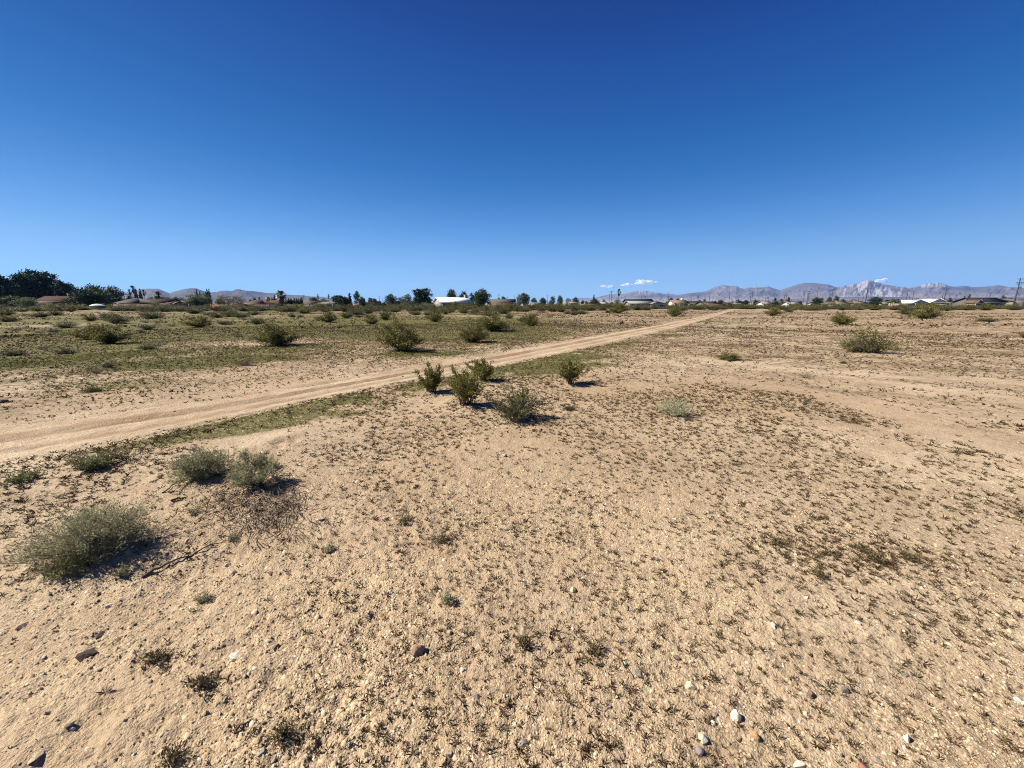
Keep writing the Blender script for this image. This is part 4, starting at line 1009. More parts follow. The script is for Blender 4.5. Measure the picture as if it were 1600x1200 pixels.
near(('twig_dark', 'dry', None), 185, 722, 'straggly brown plant right of the bright green compact bush', GS, gen_shrub(217, .16, .34, 30, 78, .02, 420, .06, 6, .3, .0025, .3, .14, .4, clump=.014), name='dry_shrub')
near(('twig', 'sage_green', None), 37, 754, 'small grey-green bush at the left edge below the track', GS, gen_shrub(218, .11, .24, 34, 78, .019, 1100, .05, 6, .3, .0022, .3, .1, .45, clump=.012), name='grey_bush')
SPR = [(306, 808, .09, .09, 'small green sprig left of the heap of dry twigs'), (194, 905, .085, .08, 'upright pale green sprig below the shadow of the largest bush'), (318, 938, .055, .06, 'tiny green sprig with shadow right of the largest bush'), (700, 945, .065, .07, 'lone blue-green sprig near the bottom centre'),
       (514, 862, .06, .07, 'small grey-green sprig below the heap of dry twigs'), (366, 845, .05, .09, 'faint low sprig under the dry twigs'), (440, 1150, .05, .11, 'green weed clump at lower left'), (245, 1030, .05, .14, 'green weed clump right of the dark brown rock'), (318, 1070, .05, .10, 'dark green weed clump below the white chalky lump'),
       (690, 850, .07, .12, 'green-brown weed clump left of the middle'), (632, 820, .06, .14, 'green weed clump in the weedy hollow left of the middle'), (1345, 865, .06, .13, 'greenest weed clump in the dense patch at right'), (1215, 850, .05, .16, 'dark weed clump at the left of the dense patch'), (1365, 880, .05, .13, 'dark weed clump at the foot of the greenest one'), (1422, 880, .05, .11, 'weed clump at the right end of the dense patch'), (1280, 905, .05, .10, 'green weed clump below the dense patch'), (930, 1020, .05, .06, 'weed sprig beside the white upright stone'), (820, 1010, .05, .09, 'dark weed clump right of the brown upright stone'), (270, 1190, .05, .12, 'dark weed clump at the bottom edge left')]
for n_, (px, py, h, w, lab) in enumerate(SPR):
    near(('twig_dark', 'sage' if n_ < 6 else 'sprout', None), px, py, lab, 'weed clumps and sprigs on the sand', gen_shrub(400 + n_, h, w, 24, 60 if n_ < 6 else 78, .013, 330, .012, 4, .15, .0012, .3, .1, .5 if n_ < 6 else .8, clump=.006, lw=.35), name='weed_clump', cat='weed')

# heap of dead twigs under the stemmed bush
r = np.random.default_rng(5); mb = MB(); mb2 = MB()
cx, cy, t = G(398, 785)
for k in range(720):
    px = r.normal(400, 44); py = r.normal(790, 25) + max(0, (340 - px) * .25)
    X, Y, t = G(px, py)
    a = r.normal(-.9, .55); L = r.uniform(.05, .17)
    z0 = float(surf(np.array([X]), np.array([Y]))[0]); lift = r.uniform(0, .05) * math.exp(-((px - 410) / 60) ** 2)
    p = np.array([[0, 0, .0], [.5, .06 * r.normal(), r.uniform(0, .1)], [1, .12 * r.normal(), r.uniform(-.1, .1)]]) * L
    q = np.stack([p[:, 0] * math.cos(a) - p[:, 1] * math.sin(a), p[:, 0] * math.sin(a) + p[:, 1] * math.cos(a), p[:, 2]], 1) + np.array([X, Y, z0 + .006 + lift])
    (mb if k % 3 else mb2).tube(q, [.0028, .0022, .0012], 3, tint=r.random(), cap=False)
o = mb.build('dead_twig_heap', M['twig_dark'])
mb2.build('pale_twigs', M['twig'], o)
tag(o, 'heap of dry grey and brown twigs lying under the stemmed bush', 'dead twigs', kind='stuff')
for (pa, pb, lab, rad_) in [((255, 775), (292, 752), 'dark dead stick lying left of the stemmed bush', .005), ((268, 790), (290, 784), 'short dark stick above the small green sprig', .008), ((222, 905), (300, 872), 'long dead root lying below the largest bush', .007), ((300, 872), (350, 850), 'thin dead root leading to the heap of dry twigs', .004), ((940, 1008), (990, 1055), 'thin curved dry stem by the white upright stone', .0022), ((695, 1025), (730, 1000), 'thin dry stem right of the brown upright stone', .0022), ((365, 1145), (390, 1130), 'dark dead root beside green weeds at lower left', .006), ((1270, 1065), (1300, 1082), 'thin pale straw left of the grey-black stone', .0022), ((25, 928), (42, 934), 'pale straw on the sand at the far left', .003)]:
    A_, B_ = G(*pa), G(*pb); mb = MB(); rr = random.Random(pa[0])
    pts = []
    for s in np.linspace(0, 1, 9):
        X, Y = A_[0] + (B_[0] - A_[0]) * s + rr.uniform(-.008, .008), A_[1] + (B_[1] - A_[1]) * s + rr.uniform(-.008, .008)
        pts.append((X, Y, float(surf(np.array([X]), np.array([Y]))[0]) + rad_ * .9 + .012 * math.sin(s * math.pi)))
    mb.tube(pts, np.linspace(rad_ * 1.2, rad_ * .6, 9), 5)
    tag(mb.build('dead_stick', M['twig_pale' if 'pale' in lab else 'twig_dark']), lab, 'stick', 'dead sticks and stems on the sand')

# ------------------------------------------------------------------ trees
def crown_mesh(lobes, n, leaf, seed, clumps=26, name='crown', tint_m=.45, shell=.75):
    r = np.random.default_rng(seed)
    vol = np.array([(l[3] * l[4] * l[5]) ** (2 / 3) for l in lobes]); vol /= vol.sum()
    Ps, Ts = [], []
    for l, f in zip(lobes, vol):
        k = max(8, int(n * f)); nc = clumps
        d = unit(r.normal(size=(nc, 3))); d[:, 2] = np.abs(d[:, 2]) * np.where(r.random(nc) < .72, 1, -1)
        c = np.array(l[:3]) + d * np.array(l[3:6]) * r.uniform(shell * .75, 1.0, nc)[:, None]
        w = r.integers(0, nc, k)
        Ps.append(c[w] + r.normal(size=(k, 3)) * np.array(l[3:6]) * .20)
        Ts.append((r.normal(0, .14, nc))[w])
    P = np.concatenate(Ps); T = np.concatenate(Ts)
    P[:, 2] = np.maximum(P[:, 2], .02)
    D = unit(r.normal(size=P.shape) + np.array([0, 0, .25]))
    V, Q = leaf_quads(P, D, leaf * r.uniform(.6, 1.4, len(P)), leaf * .6 * r.uniform(.7, 1.3, len(P)), r)
    return mesh_np(name, V, Q, None, {'tint': ('FACE', 'FLOAT', np.clip(r.normal(tint_m, .16, len(P)) + T, 0, 1))})
def limb_mesh(lobes, seed, tr=.03, fork=.25, name='trunk'):
    r = np.random.default_rng(seed); mb = MB()
    f = np.array([r.normal() * .02, r.normal() * .02, fork])
    mb.tube([(0, 0, -.03), (f[0] * .4, f[1] * .4, fork * .5), f], [tr * 1.3, tr, tr * .85], 6)
    for l in lobes:
        e = np.array(l[:3]); mid = f * .45 + e * .55 + np.array([0, 0, -.05]) + r.normal(size=3) * .02
        mb.tube([f - np.array([0, 0, .02]), mid, e], [tr * .6, tr * .4, tr * .12], 5, cap=False)
    return mb.mesh(name)
TREES = {}
def lob(seed, n, wide, zlo, zhi, rr, fl=.75):
    r = np.random.default_rng(seed); L = []
    for k in range(n):
        z = zlo + (zhi - zlo) * (k + .5) / n; a = k * 2.4 + r.uniform(-.5, .5)
        q = wide * math.sin(math.pi * min(1, max(.15, (z - zlo + .12) / (zhi - zlo + .2)))) * r.uniform(.55, 1)
        s = rr * r.uniform(.75, 1.25)
        L.append((q * math.cos(a), q * math.sin(a), z, s, s, s * fl))
    L.append((0, 0, (zlo + zhi) / 2, wide * .7, wide * .7, (zhi - zlo) * .42))
    return L
def mk(kind, k, lobes, n, leaf, mat, trunk='bark', **kw):
    tr = kw.pop('tr', .03); fork = kw.pop('fork', .22)
    TREES[kind, k] = [('trunk', limb_mesh(lobes, k, tr, fork), trunk), ('crown', crown_mesh(lobes, n, leaf, 600 + k * 7 + len(kind), **kw), mat)]
for k in range(3):
    mk('pine', k, lob(700 + k, 13, .34, .32, .9, .17, .55), 4200, .055, 'pine_leaf', clumps=20, fork=.3)
    mk('round', k, lob(720 + k, 10, .30, .2, .82, .20, .85), 3600, .055, 'tree_leaf', clumps=24)
    mk('dense', k, lob(740 + k, 10, .33, .12, .80, .22, .85), 4200, .055, 'pine_leaf', clumps=26, fork=.15)
for k in range(2):
    mk('pale', k, lob(760 + k, 10, .33, .16, .82, .19, .8), 2600, .05, 'pale_leaf', clumps=24, fork=.15)
    mk('bare', k, lob(770 + k, 12, .40, .22, .82, .17, .8), 1700, .045, 'dry_leaf', 'twig_pale', clumps=24, fork=.15, tr=.04)
    mk('ragged', k, lob(780 + k, 8, .26, .34, .92, .15, .8), 1900, .05, 'tree_leaf', clumps=14, fork=.36)
mk('pink', 0, lob(790, 8, .36, .2, .8, .2, .8), 1600, .06, 'pink_leaf')
for k in range(2):
    L = [(0, 0, z, .115 * (1 - .75 * ((z - .25) / .75) ** 2 if z > .25 else 1), .115 * (1 - .75 * ((z - .25) / .75) ** 2 if z > .25 else 1), .10) for z in np.linspace(.1, .93, 10)]
    TREES['cypress', k] = [('trunk', limb_mesh(L[:1], k, .02, .08), 'bark'), ('crown', crown_mesh(L, 1700, .05, 640 + k, clumps=16, shell=.9), 'cypress_leaf')]
def palm_meshes(seed, crown_r, thick, skirt):
    r = np.random.default_rng(seed); tk, cr, sk = MB(), MB(), MB()
    top = 1 - crown_r * .75
    tk.tube([(0, 0, -.02), (.01, 0, top * .5), (0, .005, top)], [thick * 1.35, thick, thick * .9], 8)
    for n, el0, mbx, ln in ((46, (-35, 80), cr, crown_r), (26 if skirt else 0, (-88, -50), sk, crown_r * .8)):
        for q in range(n):
            a = r.uniform(0, 6.28); el = math.radians(r.uniform(*el0)); L = ln * r.uniform(.8, 1.1)
            d = np.array([math.cos(a) * math.cos(el), math.sin(a) * math.cos(el), math.sin(el)])
            s = unit(np.cross(d, [0, 0, 1.0])); p0 = np.array([0, 0, top])
            p1 = p0 + d * L * .5; p2 = p0 + d * L * .82 + np.array([0, 0, -.06 * L]); p3 = p0 + d * L + np.array([0, 0, -.22 * L])
            w = L * .24
            mbx.add(np.array([p0, p1 + s * w * .35, p1 - s * w * .35, p2 + s * w, p2 - s * w, p3 + s * w * .5, p3 - s * w * .5, p0 + d * L * .1 + np.array([0, 0, .01])]),
                    [[1, 2, 4, 3], [3, 4, 6, 5]], [[0, 1, 2]], tint=float(np.clip(r.normal(.5, .2), 0, 1)))
    return [('trunk', tk.mesh('trunk', True), 'palm_trunk'), ('crown', cr.mesh('crown'), 'palm_leaf')] + ([('skirt', sk.mesh('skirt'), 'palm_skirt')] if skirt else [])
TREES['fan_palm', 0] = palm_meshes(1, .20, .016, True)
TREES['fan_palm', 1] = palm_meshes(2, .22, .02, True)
TREES['palm', 0] = palm_meshes(3, .42, .035, True)
TREES['palm', 1] = palm_meshes(4, .36, .03, False)
TN = {'pine': 'pine_tree', 'round': 'leafy_tree', 'dense': 'dense_tree', 'pale': 'pale_tree', 'bare': 'bare_tree', 'ragged': 'ragged_tree', 'pink': 'pink_tree', 'cypress': 'cypress_tree', 'fan_palm': 'palm_tree', 'palm': 'palm_tree'}
TC = {'cypress': 'cypress', 'fan_palm': 'palm tree', 'palm': 'palm tree'}
TW = {'pine': 1.0, 'round': .9, 'dense': 1.0, 'pale': .95, 'bare': 1.05, 'ragged': .75, 'pink': 1.0, 'cypress': .25, 'fan_palm': .42, 'palm': .85}
NT = {'pine': 3, 'round': 3, 'dense': 3, 'pale': 2, 'bare': 2, 'ragged': 2, 'pink': 1, 'cypress': 2, 'fan_palm': 2, 'palm': 2}
trng = random.Random(8)
def tree(kind, px, top, w, Y, label, group=None):
    X = xof(px, Y); h = zof(Y, top); t = Y * CP * 1.0
    ww = w * (Y * CP) / F
    k = trng.randrange(NT[kind])
    sx = ww / TW[kind]
    if kind in ('fan_palm', 'palm'): sx = max(sx, .25 * h) if kind == 'palm' else sx
    root = empty(TN[kind], (X, Y, Hs(X, Y) - .05), trng.uniform(0, 6.28), (sx, sx, h))
    tag(root, label, TC.get(kind, 'tree'), group or 'trees around the far houses')
    for nm, me, mt in TREES[kind, k]:
        if not me.materials: me.materials.append(M[mt])
        link(nm, me, None, root)
    return root
for a in [
 ('pine', 8, 428, 36, 150, 'feathery tall pine at the left edge of the picture'), ('pine', 45, 427, 44, 160, 'tall dark pine, left of the high middle one behind the brown house'), ('pine', 70, 422, 50, 168, 'highest dark pine behind the brown roofed house'), ('pine', 103, 438, 36, 165, 'lower dark pine at the right of the tall pine mass'), ('dense', 86, 445, 50, 172, 'dark filled crown between the tall pines behind the house'), ('dense', 28, 446, 50, 172, 'dark crown low between the pines at the left edge'), ('dense', 122, 449, 26, 175, 'small dark tree joining the pine mass to the next group'),
 ('round', 150, 443, 40, 165, 'grey-green domed tree right of the pine mass'), ('dense', 143, 452, 58, 140, 'wide dark round tree in front of the domed tree'), ('round', 178, 445, 34, 160, 'domed tree at the right end of the dark left grove'), ('dense', 165, 456, 28, 150, 'dark low crown beside the grey roofed house'),
 ('round', 20, 461, 44, 128, 'low green tree covering the left part of the brown house'), ('pale', 42, 463, 36, 126, 'dusty green low tree before the left end of the brown house'), ('dense', 4, 466, 26, 125, 'low dark tree in the left corner under the pines'),
 ('fan_palm', 206, 452, 7, 230, 'short fan palm, leftmost of the four palms behind the left roofs'), ('fan_palm', 212.5, 445.5, 8, 220, 'tallest fan palm behind the left roofs'), ('fan_palm', 228, 452.5, 7, 225, 'fan palm right of the two pointed cypresses'), ('palm', 250, 454, 13, 190, 'shaggy palm above the brown roof at left'), ('palm', 246, 461, 8, 188, 'low palm just left of the shaggy palm'),
 ('cypress', 215.7, 452, 4.4, 200, 'pointed cypress, left one of the pair under the tallest palm'), ('cypress', 222.5, 452, 4.4, 200, 'pointed cypress, right one of the pair under the tallest palm'),
 ('round', 205, 461, 13, 200, 'small tree under the leftmost fan palm'), ('pale', 237, 463, 14, 205, 'pale low tree between fan palm and shaggy palm'), ('pale', 263, 463, 20, 210, 'pale low tree right of the shaggy palm'), ('round', 276, 463, 16, 205, 'low tree behind the dark gabled house'), ('pale', 286, 464, 14, 210, 'small pale tree right behind the dark gabled house'),
 ('pale', 314, 457, 44, 145, 'large pale green tree left of the leafless tree'), ('pale', 302, 463, 26, 143, 'lower left side tree of the large pale green one'), ('cypress', 310.5, 451, 3, 215, 'thin cypress tip above the large pale green tree'), ('cypress', 314.5, 456, 3, 215, 'shorter cypress tip beside the thin one above the pale tree'), ('cypress', 326.5, 452, 3.6, 190, 'thin cypress, left of the tall pair by the leafless tree'), ('cypress', 329.8, 452.5, 4, 190, 'thin cypress, right of the tall pair by the leafless tree'), ('cypress', 324, 456, 3, 192, 'shortest cypress beside the tall pair'),
 ('bare', 352, 459, 36, 150, 'pale leafless spreading tree, left crown of two'), ('bare', 373, 459.5, 32, 152, 'pale leafless spreading tree, right crown of two'), ('pale', 345, 466, 20, 148, 'low yellowish bush tree in front of the leafless tree'),
 ('dense', 399, 465, 8, 230, 'small dark round tree above the reddish roofs'), ('cypress', 406.5, 464, 3.4, 200, 'lone small cypress among the reddish roofs'), ('round', 392, 467, 8, 220, 'tiny tree left of the small dark round tree'),
 ('cypress', 421.5, 465, 4, 210, 'first of the small cypresses left of the stout palm'), ('cypress', 426, 465.5, 4, 210, 'second of the small cypresses left of the stout palm'), ('cypress', 430.5, 462, 5, 208, 'third, tallest small cypress left of the stout palm'), ('round', 417, 467, 8, 215, 'small bush tree at the left of the small cypresses'),
 ('palm', 440.5, 452.5, 17, 150, 'stout shaggy palm left of the cypress row'),
 ('cypress', 452, 466, 4, 165, 'first cypress of the row right of the stout palm'), ('cypress', 455.5, 466.5, 4, 165, 'second cypress of the row right of the stout palm'), ('cypress', 460.5, 465.5, 4, 165, 'third cypress of the row right of the stout palm'), ('cypress', 464, 466, 4, 165, 'fourth cypress of the row right of the stout palm'), ('cypress', 467, 466.5, 4, 165, 'fifth cypress of the row right of the stout palm'), ('cypress', 470.3, 465.5, 3.6, 165, 'sixth cypress of the row right of the stout palm'), ('cypress', 472.8, 464.5, 3.4, 165, 'last cypress of the row right of the stout palm'),
 ('dense', 492, 463, 18, 190, 'dark tree behind the pale flat roof'), ('fan_palm', 498, 459.5, 4.5, 240, 'small far fan palm above the pale flat roof, left of two'), ('fan_palm', 514.5, 459.5, 4.5, 220, 'small far fan palm left of the dark cluster'), ('pale', 507, 465, 16, 200, 'pale tree between the two small far palms'),
 ('dense', 526, 459.5, 18, 165, 'dark tree at the left of the dark cluster'), ('dense', 537, 459.5, 30, 150, 'wide dark bushy tree of the cluster, down to the ground'), ('cypress', 547.5, 458, 6, 170, 'dark column tree at the right of the dark cluster'), ('ragged', 558, 454.5, 15, 160, 'tall ragged tree right of the dark cluster'), ('round', 566, 462, 14, 165, 'lower tree leaning beside the tall ragged tree'),
 ('round', 579, 464, 12, 190, 'green tree behind the pinkish tree'), ('round', 586, 465, 9, 195, 'small tree right behind the pinkish tree'), ('pink', 580, 470.5, 24, 160, 'low pinkish blossoming tree'), ('dense', 590, 471, 12, 160, 'dark low bush tree right of the pinkish tree'), ('dense', 600, 472, 12, 165, 'dark low bush tree under the round tree'),
 ('round', 611, 457.5, 20, 165, 'round tree with a bare trunk right of the utility pole'), ('pale', 628, 462, 18, 175, 'pale green tree, left of two beside the dark pine'), ('pale', 637, 457.5, 18, 185, 'pale green tree, right of two beside the dark pine'), ('dense', 622, 470, 14, 170, 'dark low tree between round tree and pale trees'),
 ('pine', 661, 450, 38, 150, 'dark spreading pine left of the white roofed house'), ('dense', 652, 465, 22, 155, 'dark lower mass at the foot of the spreading pine'), ('dense', 672, 467, 14, 150, 'small dark tree touching the white house from the left'),
 ('round', 706, 450, 20, 185, 'round tree behind the white roof'), ('dense', 725, 454, 18, 185, 'dark tree behind the right end of the white roof'), ('dense', 738, 458, 12, 180, 'small dark tree between white house and the big round tree'),
 ('round', 754, 449, 28, 135, 'big round tree right of the white roofed house'), ('round', 747, 458, 18, 136, 'left lower half of the big round tree'), ('pale', 731, 469, 12, 130, 'small brownish tree in front of the white house end'), ('pale', 711, 470, 10, 128, 'small yellowish tree in front of the white house wall'), ('dense', 683, 471, 9, 140, 'bluish bush tree at the left wall of the white house'),
 ('round', 779, 464, 7, 200, 'tiny tree above the long grey roof, left of two'), ('round', 787, 462, 10, 200, 'tiny tree above the long grey roof, right of two'), ('round', 797, 466, 7, 200, 'tiny tree at the right end of the long grey roof'),
 ('pale', 811, 459, 12, 170, 'dusty left half of the broad tree right of centre'), ('round', 820, 456, 18, 165, 'broad tree right of centre, main crown'), ('round', 834, 464, 12, 170, 'low right arm of the broad tree right of centre'), ('dense', 848, 464, 14, 155, 'dark ball-shaped tree right of the broad tree'),
 ('ragged', 863, 462.5, 11, 180, 'ragged dark tree right of the ball-shaped tree'), ('round', 875, 460.5, 11, 180, 'domed tree right of the ragged dark tree'), ('pale', 888, 465, 12, 185, 'pale tree left of the small flat roof'), ('round', 899, 463, 12, 190, 'domed tree above the small flat roof'), ('dense', 910, 468, 8, 190, 'small dark tree right of the small flat roof'),
 ('cypress', 927.5, 460.5, 4, 190, 'small column tree on top of a wide bush, left of the poles'), ('round', 929, 465.5, 17, 170, 'wide low tree under the small column tree'), ('pale', 943, 467, 10, 200, 'pale low tree left of the paired poles'),
 ('fan_palm', 966, 451.5, 8, 150, 'lone tall fan palm under the small clouds'), ('pale', 964, 467, 12, 160, 'pale bush tree at the foot of the lone palm'), ('dense', 977, 472, 8, 165, 'dark bush left of the long metal roof'),
 ('dense', 1048, 465.5, 11, 200, 'dark tree between metal roof and tan house'), ('dense', 1058, 466, 9, 205, 'dark tree behind the tan house'), ('pale', 1042, 470, 8, 165, 'small olive tree before the metal roof end'),
 ('dense', 1092, 467.5, 7, 220, 'small dark tree above the dark roofs right of the tan house'), ('ragged', 1100, 467, 7, 220, 'small ragged tree beside another above the dark roofs'), ('dense', 1116, 469, 7, 215, 'tiny dark tree at the left of the mast trees'),
 ('dense', 1126, 467.5, 11, 190, 'dark tree left of the thin lattice mast, near a white wall'), ('dense', 1144, 470, 8, 200, 'small dark tree left of two joined trees'), ('dense', 1154, 468, 13, 195, 'dark tree, left of two joined ones by the mast'), ('dense', 1165, 468, 12, 195, 'dark tree, right of two joined ones by the mast'), ('dense', 1180, 468.5, 8, 200, 'small dark tree right of the mast'), ('round', 1188, 470, 6, 205, 'tiny tree right of the small dark one near the mast'),
 ('dense', 1201, 470, 9, 200, 'low dark tree left of the palm clump'), ('palm', 1210, 465.5, 10, 175, 'left palm of the low palm clump'), ('palm', 1220, 466.5, 9, 180, 'middle palm of the low palm clump'), ('palm', 1231, 464.5, 10, 175, 'right palm of the low palm clump'), ('dense', 1211, 470, 14, 170, 'dark bush under the left palm of the clump'), ('round', 1246, 470, 10, 190, 'low tree left of the paired poles at right'),
 ('dense', 1276, 463.5, 20, 185, 'dark sloping tree right of the paired poles'), ('round', 1295, 462.5, 8, 210, 'small tree left of the tall pole at right'), ('ragged', 1306, 462, 10, 200, 'purplish dark ragged tree right of the tall pole'), ('dense', 1317, 467, 9, 205, 'low tree above the first tan gable'), ('dense', 1333, 467, 13, 195, 'dark low tree between the two tan gables'),
 ('dense', 1366, 463, 24, 160, 'big domed dark tree right of the leaning tall pole'), ('pale', 1394, 465, 16, 165, 'pale open tree right of the big domed tree'), ('round', 1402, 466, 10, 170, 'olive tree beside the dark long roof'), ('dense', 1435, 466, 14, 210, 'low dark tree behind the white gabled house'),
 ('dense', 1456, 464.5, 10, 230, 'dark small tree above the white gable'), ('round', 1483, 464, 7, 230, 'ball tree right of the white gabled house'), ('round', 1495, 467, 5, 225, 'tiny ball tree right of another ball tree'), ('fan_palm', 1504.5, 463, 4, 215, 'little fan palm left of a taller one near the dark roof'), ('fan_palm', 1511.8, 459.8, 5, 215, 'taller little fan palm left of the dark blue roof'), ('round', 1518, 465, 18, 185, 'green tree at the left of the dark blue roof'), ('dense', 1526, 466, 10, 190, 'dark tree touching the gable of the dark blue roof'), ('ragged', 1565, 461.5, 8, 220, 'thin bare tree behind the dark blue roof'), ('ragged', 1576, 465, 9, 170, 'brownish ragged tree left of the nearest pole'), ('pale', 1588, 474, 14, 140, 'low brown bush tree at the foot of the nearest pole'),
 ]:
    tree(*a)
# scattered treetops of the town farther back
for q in range(46):
    px = trng.uniform(380, 1590)
    tree(trng.choice(['round', 'dense', 'pale', 'dense']), px, trng.uniform(468.5, 472), trng.uniform(7, 13), trng.uniform(230, 420), 'small distant treetop in the far town behind the nearer roofs', 'distant treetops of the far town')

# ------------------------------------------------------------------ utility poles
def pole_parts(arms, transformer=False, wide=1.0):
    """Unit-metre pole 10.7 m tall."""
    parts = []
    p = MB(); p.tube([(0, 0, -.3), (0, 0, 5), (0, 0, 10.7)], [.19, .16, .12], 8); parts.append(('pole', p.mesh('pole', True), 'pole', []))
    for z in arms:
        a = MB(); L = 2.6 * wide
        a.box((0, -.14, z), (L, .10, .13))
        ins = []
        for q in (-.46, -.28, .28, .46):
            b = MB(); b.tube([(q * L, -.14, z + .06), (q * L, -.14, z + .16), (q * L, -.14, z + .26)], [.03, .06, .04], 6); ins.append(('insulator', b.mesh('insulator'), 'insulator'))
        br = MB()
        for s in (-1, 1): br.tube([(s * .8 * wide, -.14, z - .05), (s * .05, -.12, z - .75)], .025, 4)
        parts.append(('crossarm', a.mesh('crossarm'), 'pole', ins)); parts.append(('arm_brace', br.mesh('arm_brace'), 'pole', []))
    if transformer:
        t = MB(); t.tube([(.55, -.1, 6.9), (.55, -.1, 7.0), (.55, -.1, 7.75), (.55, -.1, 7.85)], [.22, .3, .3, .2], 10)
        parts.append(('transformer', t.mesh('transformer', True), 'metal_grey', []))
        t = MB(); t.box((.25, -.1, 7.4), (.5, .08, .08)); parts.append(('bracket', t.mesh('bracket'), 'pole', []))
    return parts
PT_ = {'one': pole_parts([10.3]), 'two': pole_parts([10.3, 9.3]), 'three': pole_parts([10.4, 9.2, 8.7], True), 'none': pole_parts([]), 'low': pole_parts([9.6])}
def pole(kind, px, top, Y, label, rz=0.0, wide=1.0):
    X = xof(px, Y); h = zof(Y, top)
    root = empty('utility_pole', (X, Y, Hs(X, Y)), rz, (h / 10.7 * wide, h / 10.7, h / 10.7))
    tag(root, label, 'utility pole', 'wooden utility poles')
    for nm, me, mt, sub in PT_[kind]:
        if not me.materials: me.materials.append(M[mt])
        c = link(nm, me, None, root)
        for sn, sm, smt in sub:
            if not sm.materials: sm.materials.append(M[smt])
            link(sn, sm, None, c)
for a in [
 ('three', 1584, 434.5, 128, 'nearest utility pole at the right edge with three crossarms and a transformer'),
 ('two', 1473.5, 448.5, 190, 'tall pole with a wide crossarm right of the white gabled house'), ('none', 1470, 457, 230, 'bare pole just left of the tall one by the white gabled house'), ('low', 1491, 459, 260, 'small far pole right of the white gabled house'), ('one', 1544, 456.5, 250, 'pole with crossarm above the dark blue roof'),
 ('two', 1351.5, 449, 185, 'tall pole in front of the snow-streaked peak'), ('low', 1340, 459, 260, 'far thin pole left of the tall pole before the snowy peak'), ('none', 1347, 461, 260, 'far bare pole touching the tall pole before the snowy peak'), ('none', 1377, 457, 220, 'bare pole rising from the domed tree'), ('one', 1414.5, 453, 210, 'pole with crossarm above the dark long roof, left of two'), ('low', 1419, 462, 280, 'short far pole between two above the dark long roof'), ('one', 1424, 455, 210, 'pole with crossarm above the dark long roof, right of two'), ('none', 1407, 462, 260, 'far bare pole left of the pair above the dark long roof'),
 ('one', 1298, 451.5, 190, 'tall pole left of the purplish ragged tree'), ('one', 1274.5, 454, 230, 'pole with crossarm above the sloping tree'), ('two', 1261.5, 454.5, 200, 'thick pole of the close pair left of the sloping tree'), ('one', 1260, 458, 190, 'shorter pole of the close pair left of the sloping tree'), ('none', 1254.5, 462, 270, 'far bare pole left of the close pair'), ('low', 1245.5, 466, 300, 'far tiny pole above the low tree at right'),
 ('one', 1227, 457, 240, 'pole behind the right palm of the clump'), ('two', 1224, 459, 230, 'pole behind the middle palm of the clump'), ('one', 1210.5, 459.5, 240, 'pole behind the left palm of the clump'), ('two', 1195, 458.5, 230, 'pole left of the palm clump, with crossarm'), ('low', 1199.5, 463, 290, 'far pole between two nearer ones by the palm clump'), ('none', 1185, 465, 300, 'far tiny bare pole right of the lattice mast'),
 ('one', 1174, 457, 200, 'tall pole just left of the lattice mast'), ('none', 1171.5, 460, 220, 'bare pole behind the tall pole by the mast'), ('one', 1138.5, 457, 190, 'tall pole above the white wall left of the mast'), ('one', 1122, 459.5, 250, 'pole with wide crossarm left of the white wall'), ('one', 1107.5, 456.5, 210, 'tall pole right of the tan house'), ('low', 1090, 462, 270, 'far pole with crossarm right of the tan house'), ('none', 1079.5, 461, 260, 'far bare pole right next to the tan house'), ('low', 1064, 463, 280, 'far pole above the tan roof'),
 ('none', 1043.7, 455.5, 190, 'tall pole without crossarm between metal roof and tan house'), ('none', 1016.5, 460, 230, 'bare pole above the right part of the dark long roof, rightmost of the row'), ('none', 1011.5, 460.5, 235, 'second bare pole from the right above the dark long roof'), ('one', 1008, 462.5, 240, 'third pole from the right above the dark long roof'), ('none', 1001.5, 462.5, 245, 'fourth pole from the right above the dark long roof'), ('one', 998, 463.5, 235, 'fifth pole from the right above the dark long roof'), ('none', 976.5, 465, 220, 'short bare pole left of the dark long roof'),
 ('one', 954.6, 455, 150, 'right pole of the two stout poles left of the lone palm'), ('none', 951.5, 459.5, 148, 'left pole of the two stout poles left of the lone palm'), ('one', 855, 461.5, 230, 'pole behind the ball-shaped tree'), ('none', 803.5, 461, 200, 'thin bare pole left of the broad tree right of centre'), ('one', 793, 464, 230, 'small pole at the right end of the long grey roof'), ('one', 779.5, 460, 230, 'pole above the long grey roof'), ('none', 598.5, 466, 240, 'short far pole left of the round tree'), ('one', 593.5, 463, 230, 'pole with crossarm between pinkish tree and round tree'), ('two', 475.7, 461, 220, 'pole right of the cypress row'), ('none', 193, 451.5, 180, 'thin bare mast left of the left palms, first of two'), ('none', 196.5, 452, 182, 'thin bare mast left of the left palms, second of two'),
 ]:
    pole(*a, rz=0.0, wide=.45 if 'mast left' in a[4] else 1.0)
# lattice mast
X, Y = xof(1178, 300), 300.0
h = zof(Y, 441); root = empty('lattice_mast', (X, Y, 0)); tag(root, 'very thin pale lattice mast standing above the dark trees at right', 'mast')
for k in range(3):
    mb = MB(); a = k * 2.094; mb.tube([(1.0 * math.cos(a), 1.0 * math.sin(a), 0), (.15 * math.cos(a), .15 * math.sin(a), h)], .07, 4); mb.build('leg', M['metal_grey'], root)
mb = MB(); nlev = 14
for q in range(nlev):
    for k in range(3):
        r0, r1 = 1 - .85 * q / nlev, 1 - .85 * (q + 1) / nlev
        a, b = k * 2.094, (k + 1) * 2.094
        mb.tube([(r0 * math.cos(a), r0 * math.sin(a), h * q / nlev), (r1 * math.cos(b), r1 * math.sin(b), h * (q + 1) / nlev)], .04, 3)
mb.build('lattice_bracing', M['metal_grey'], root)

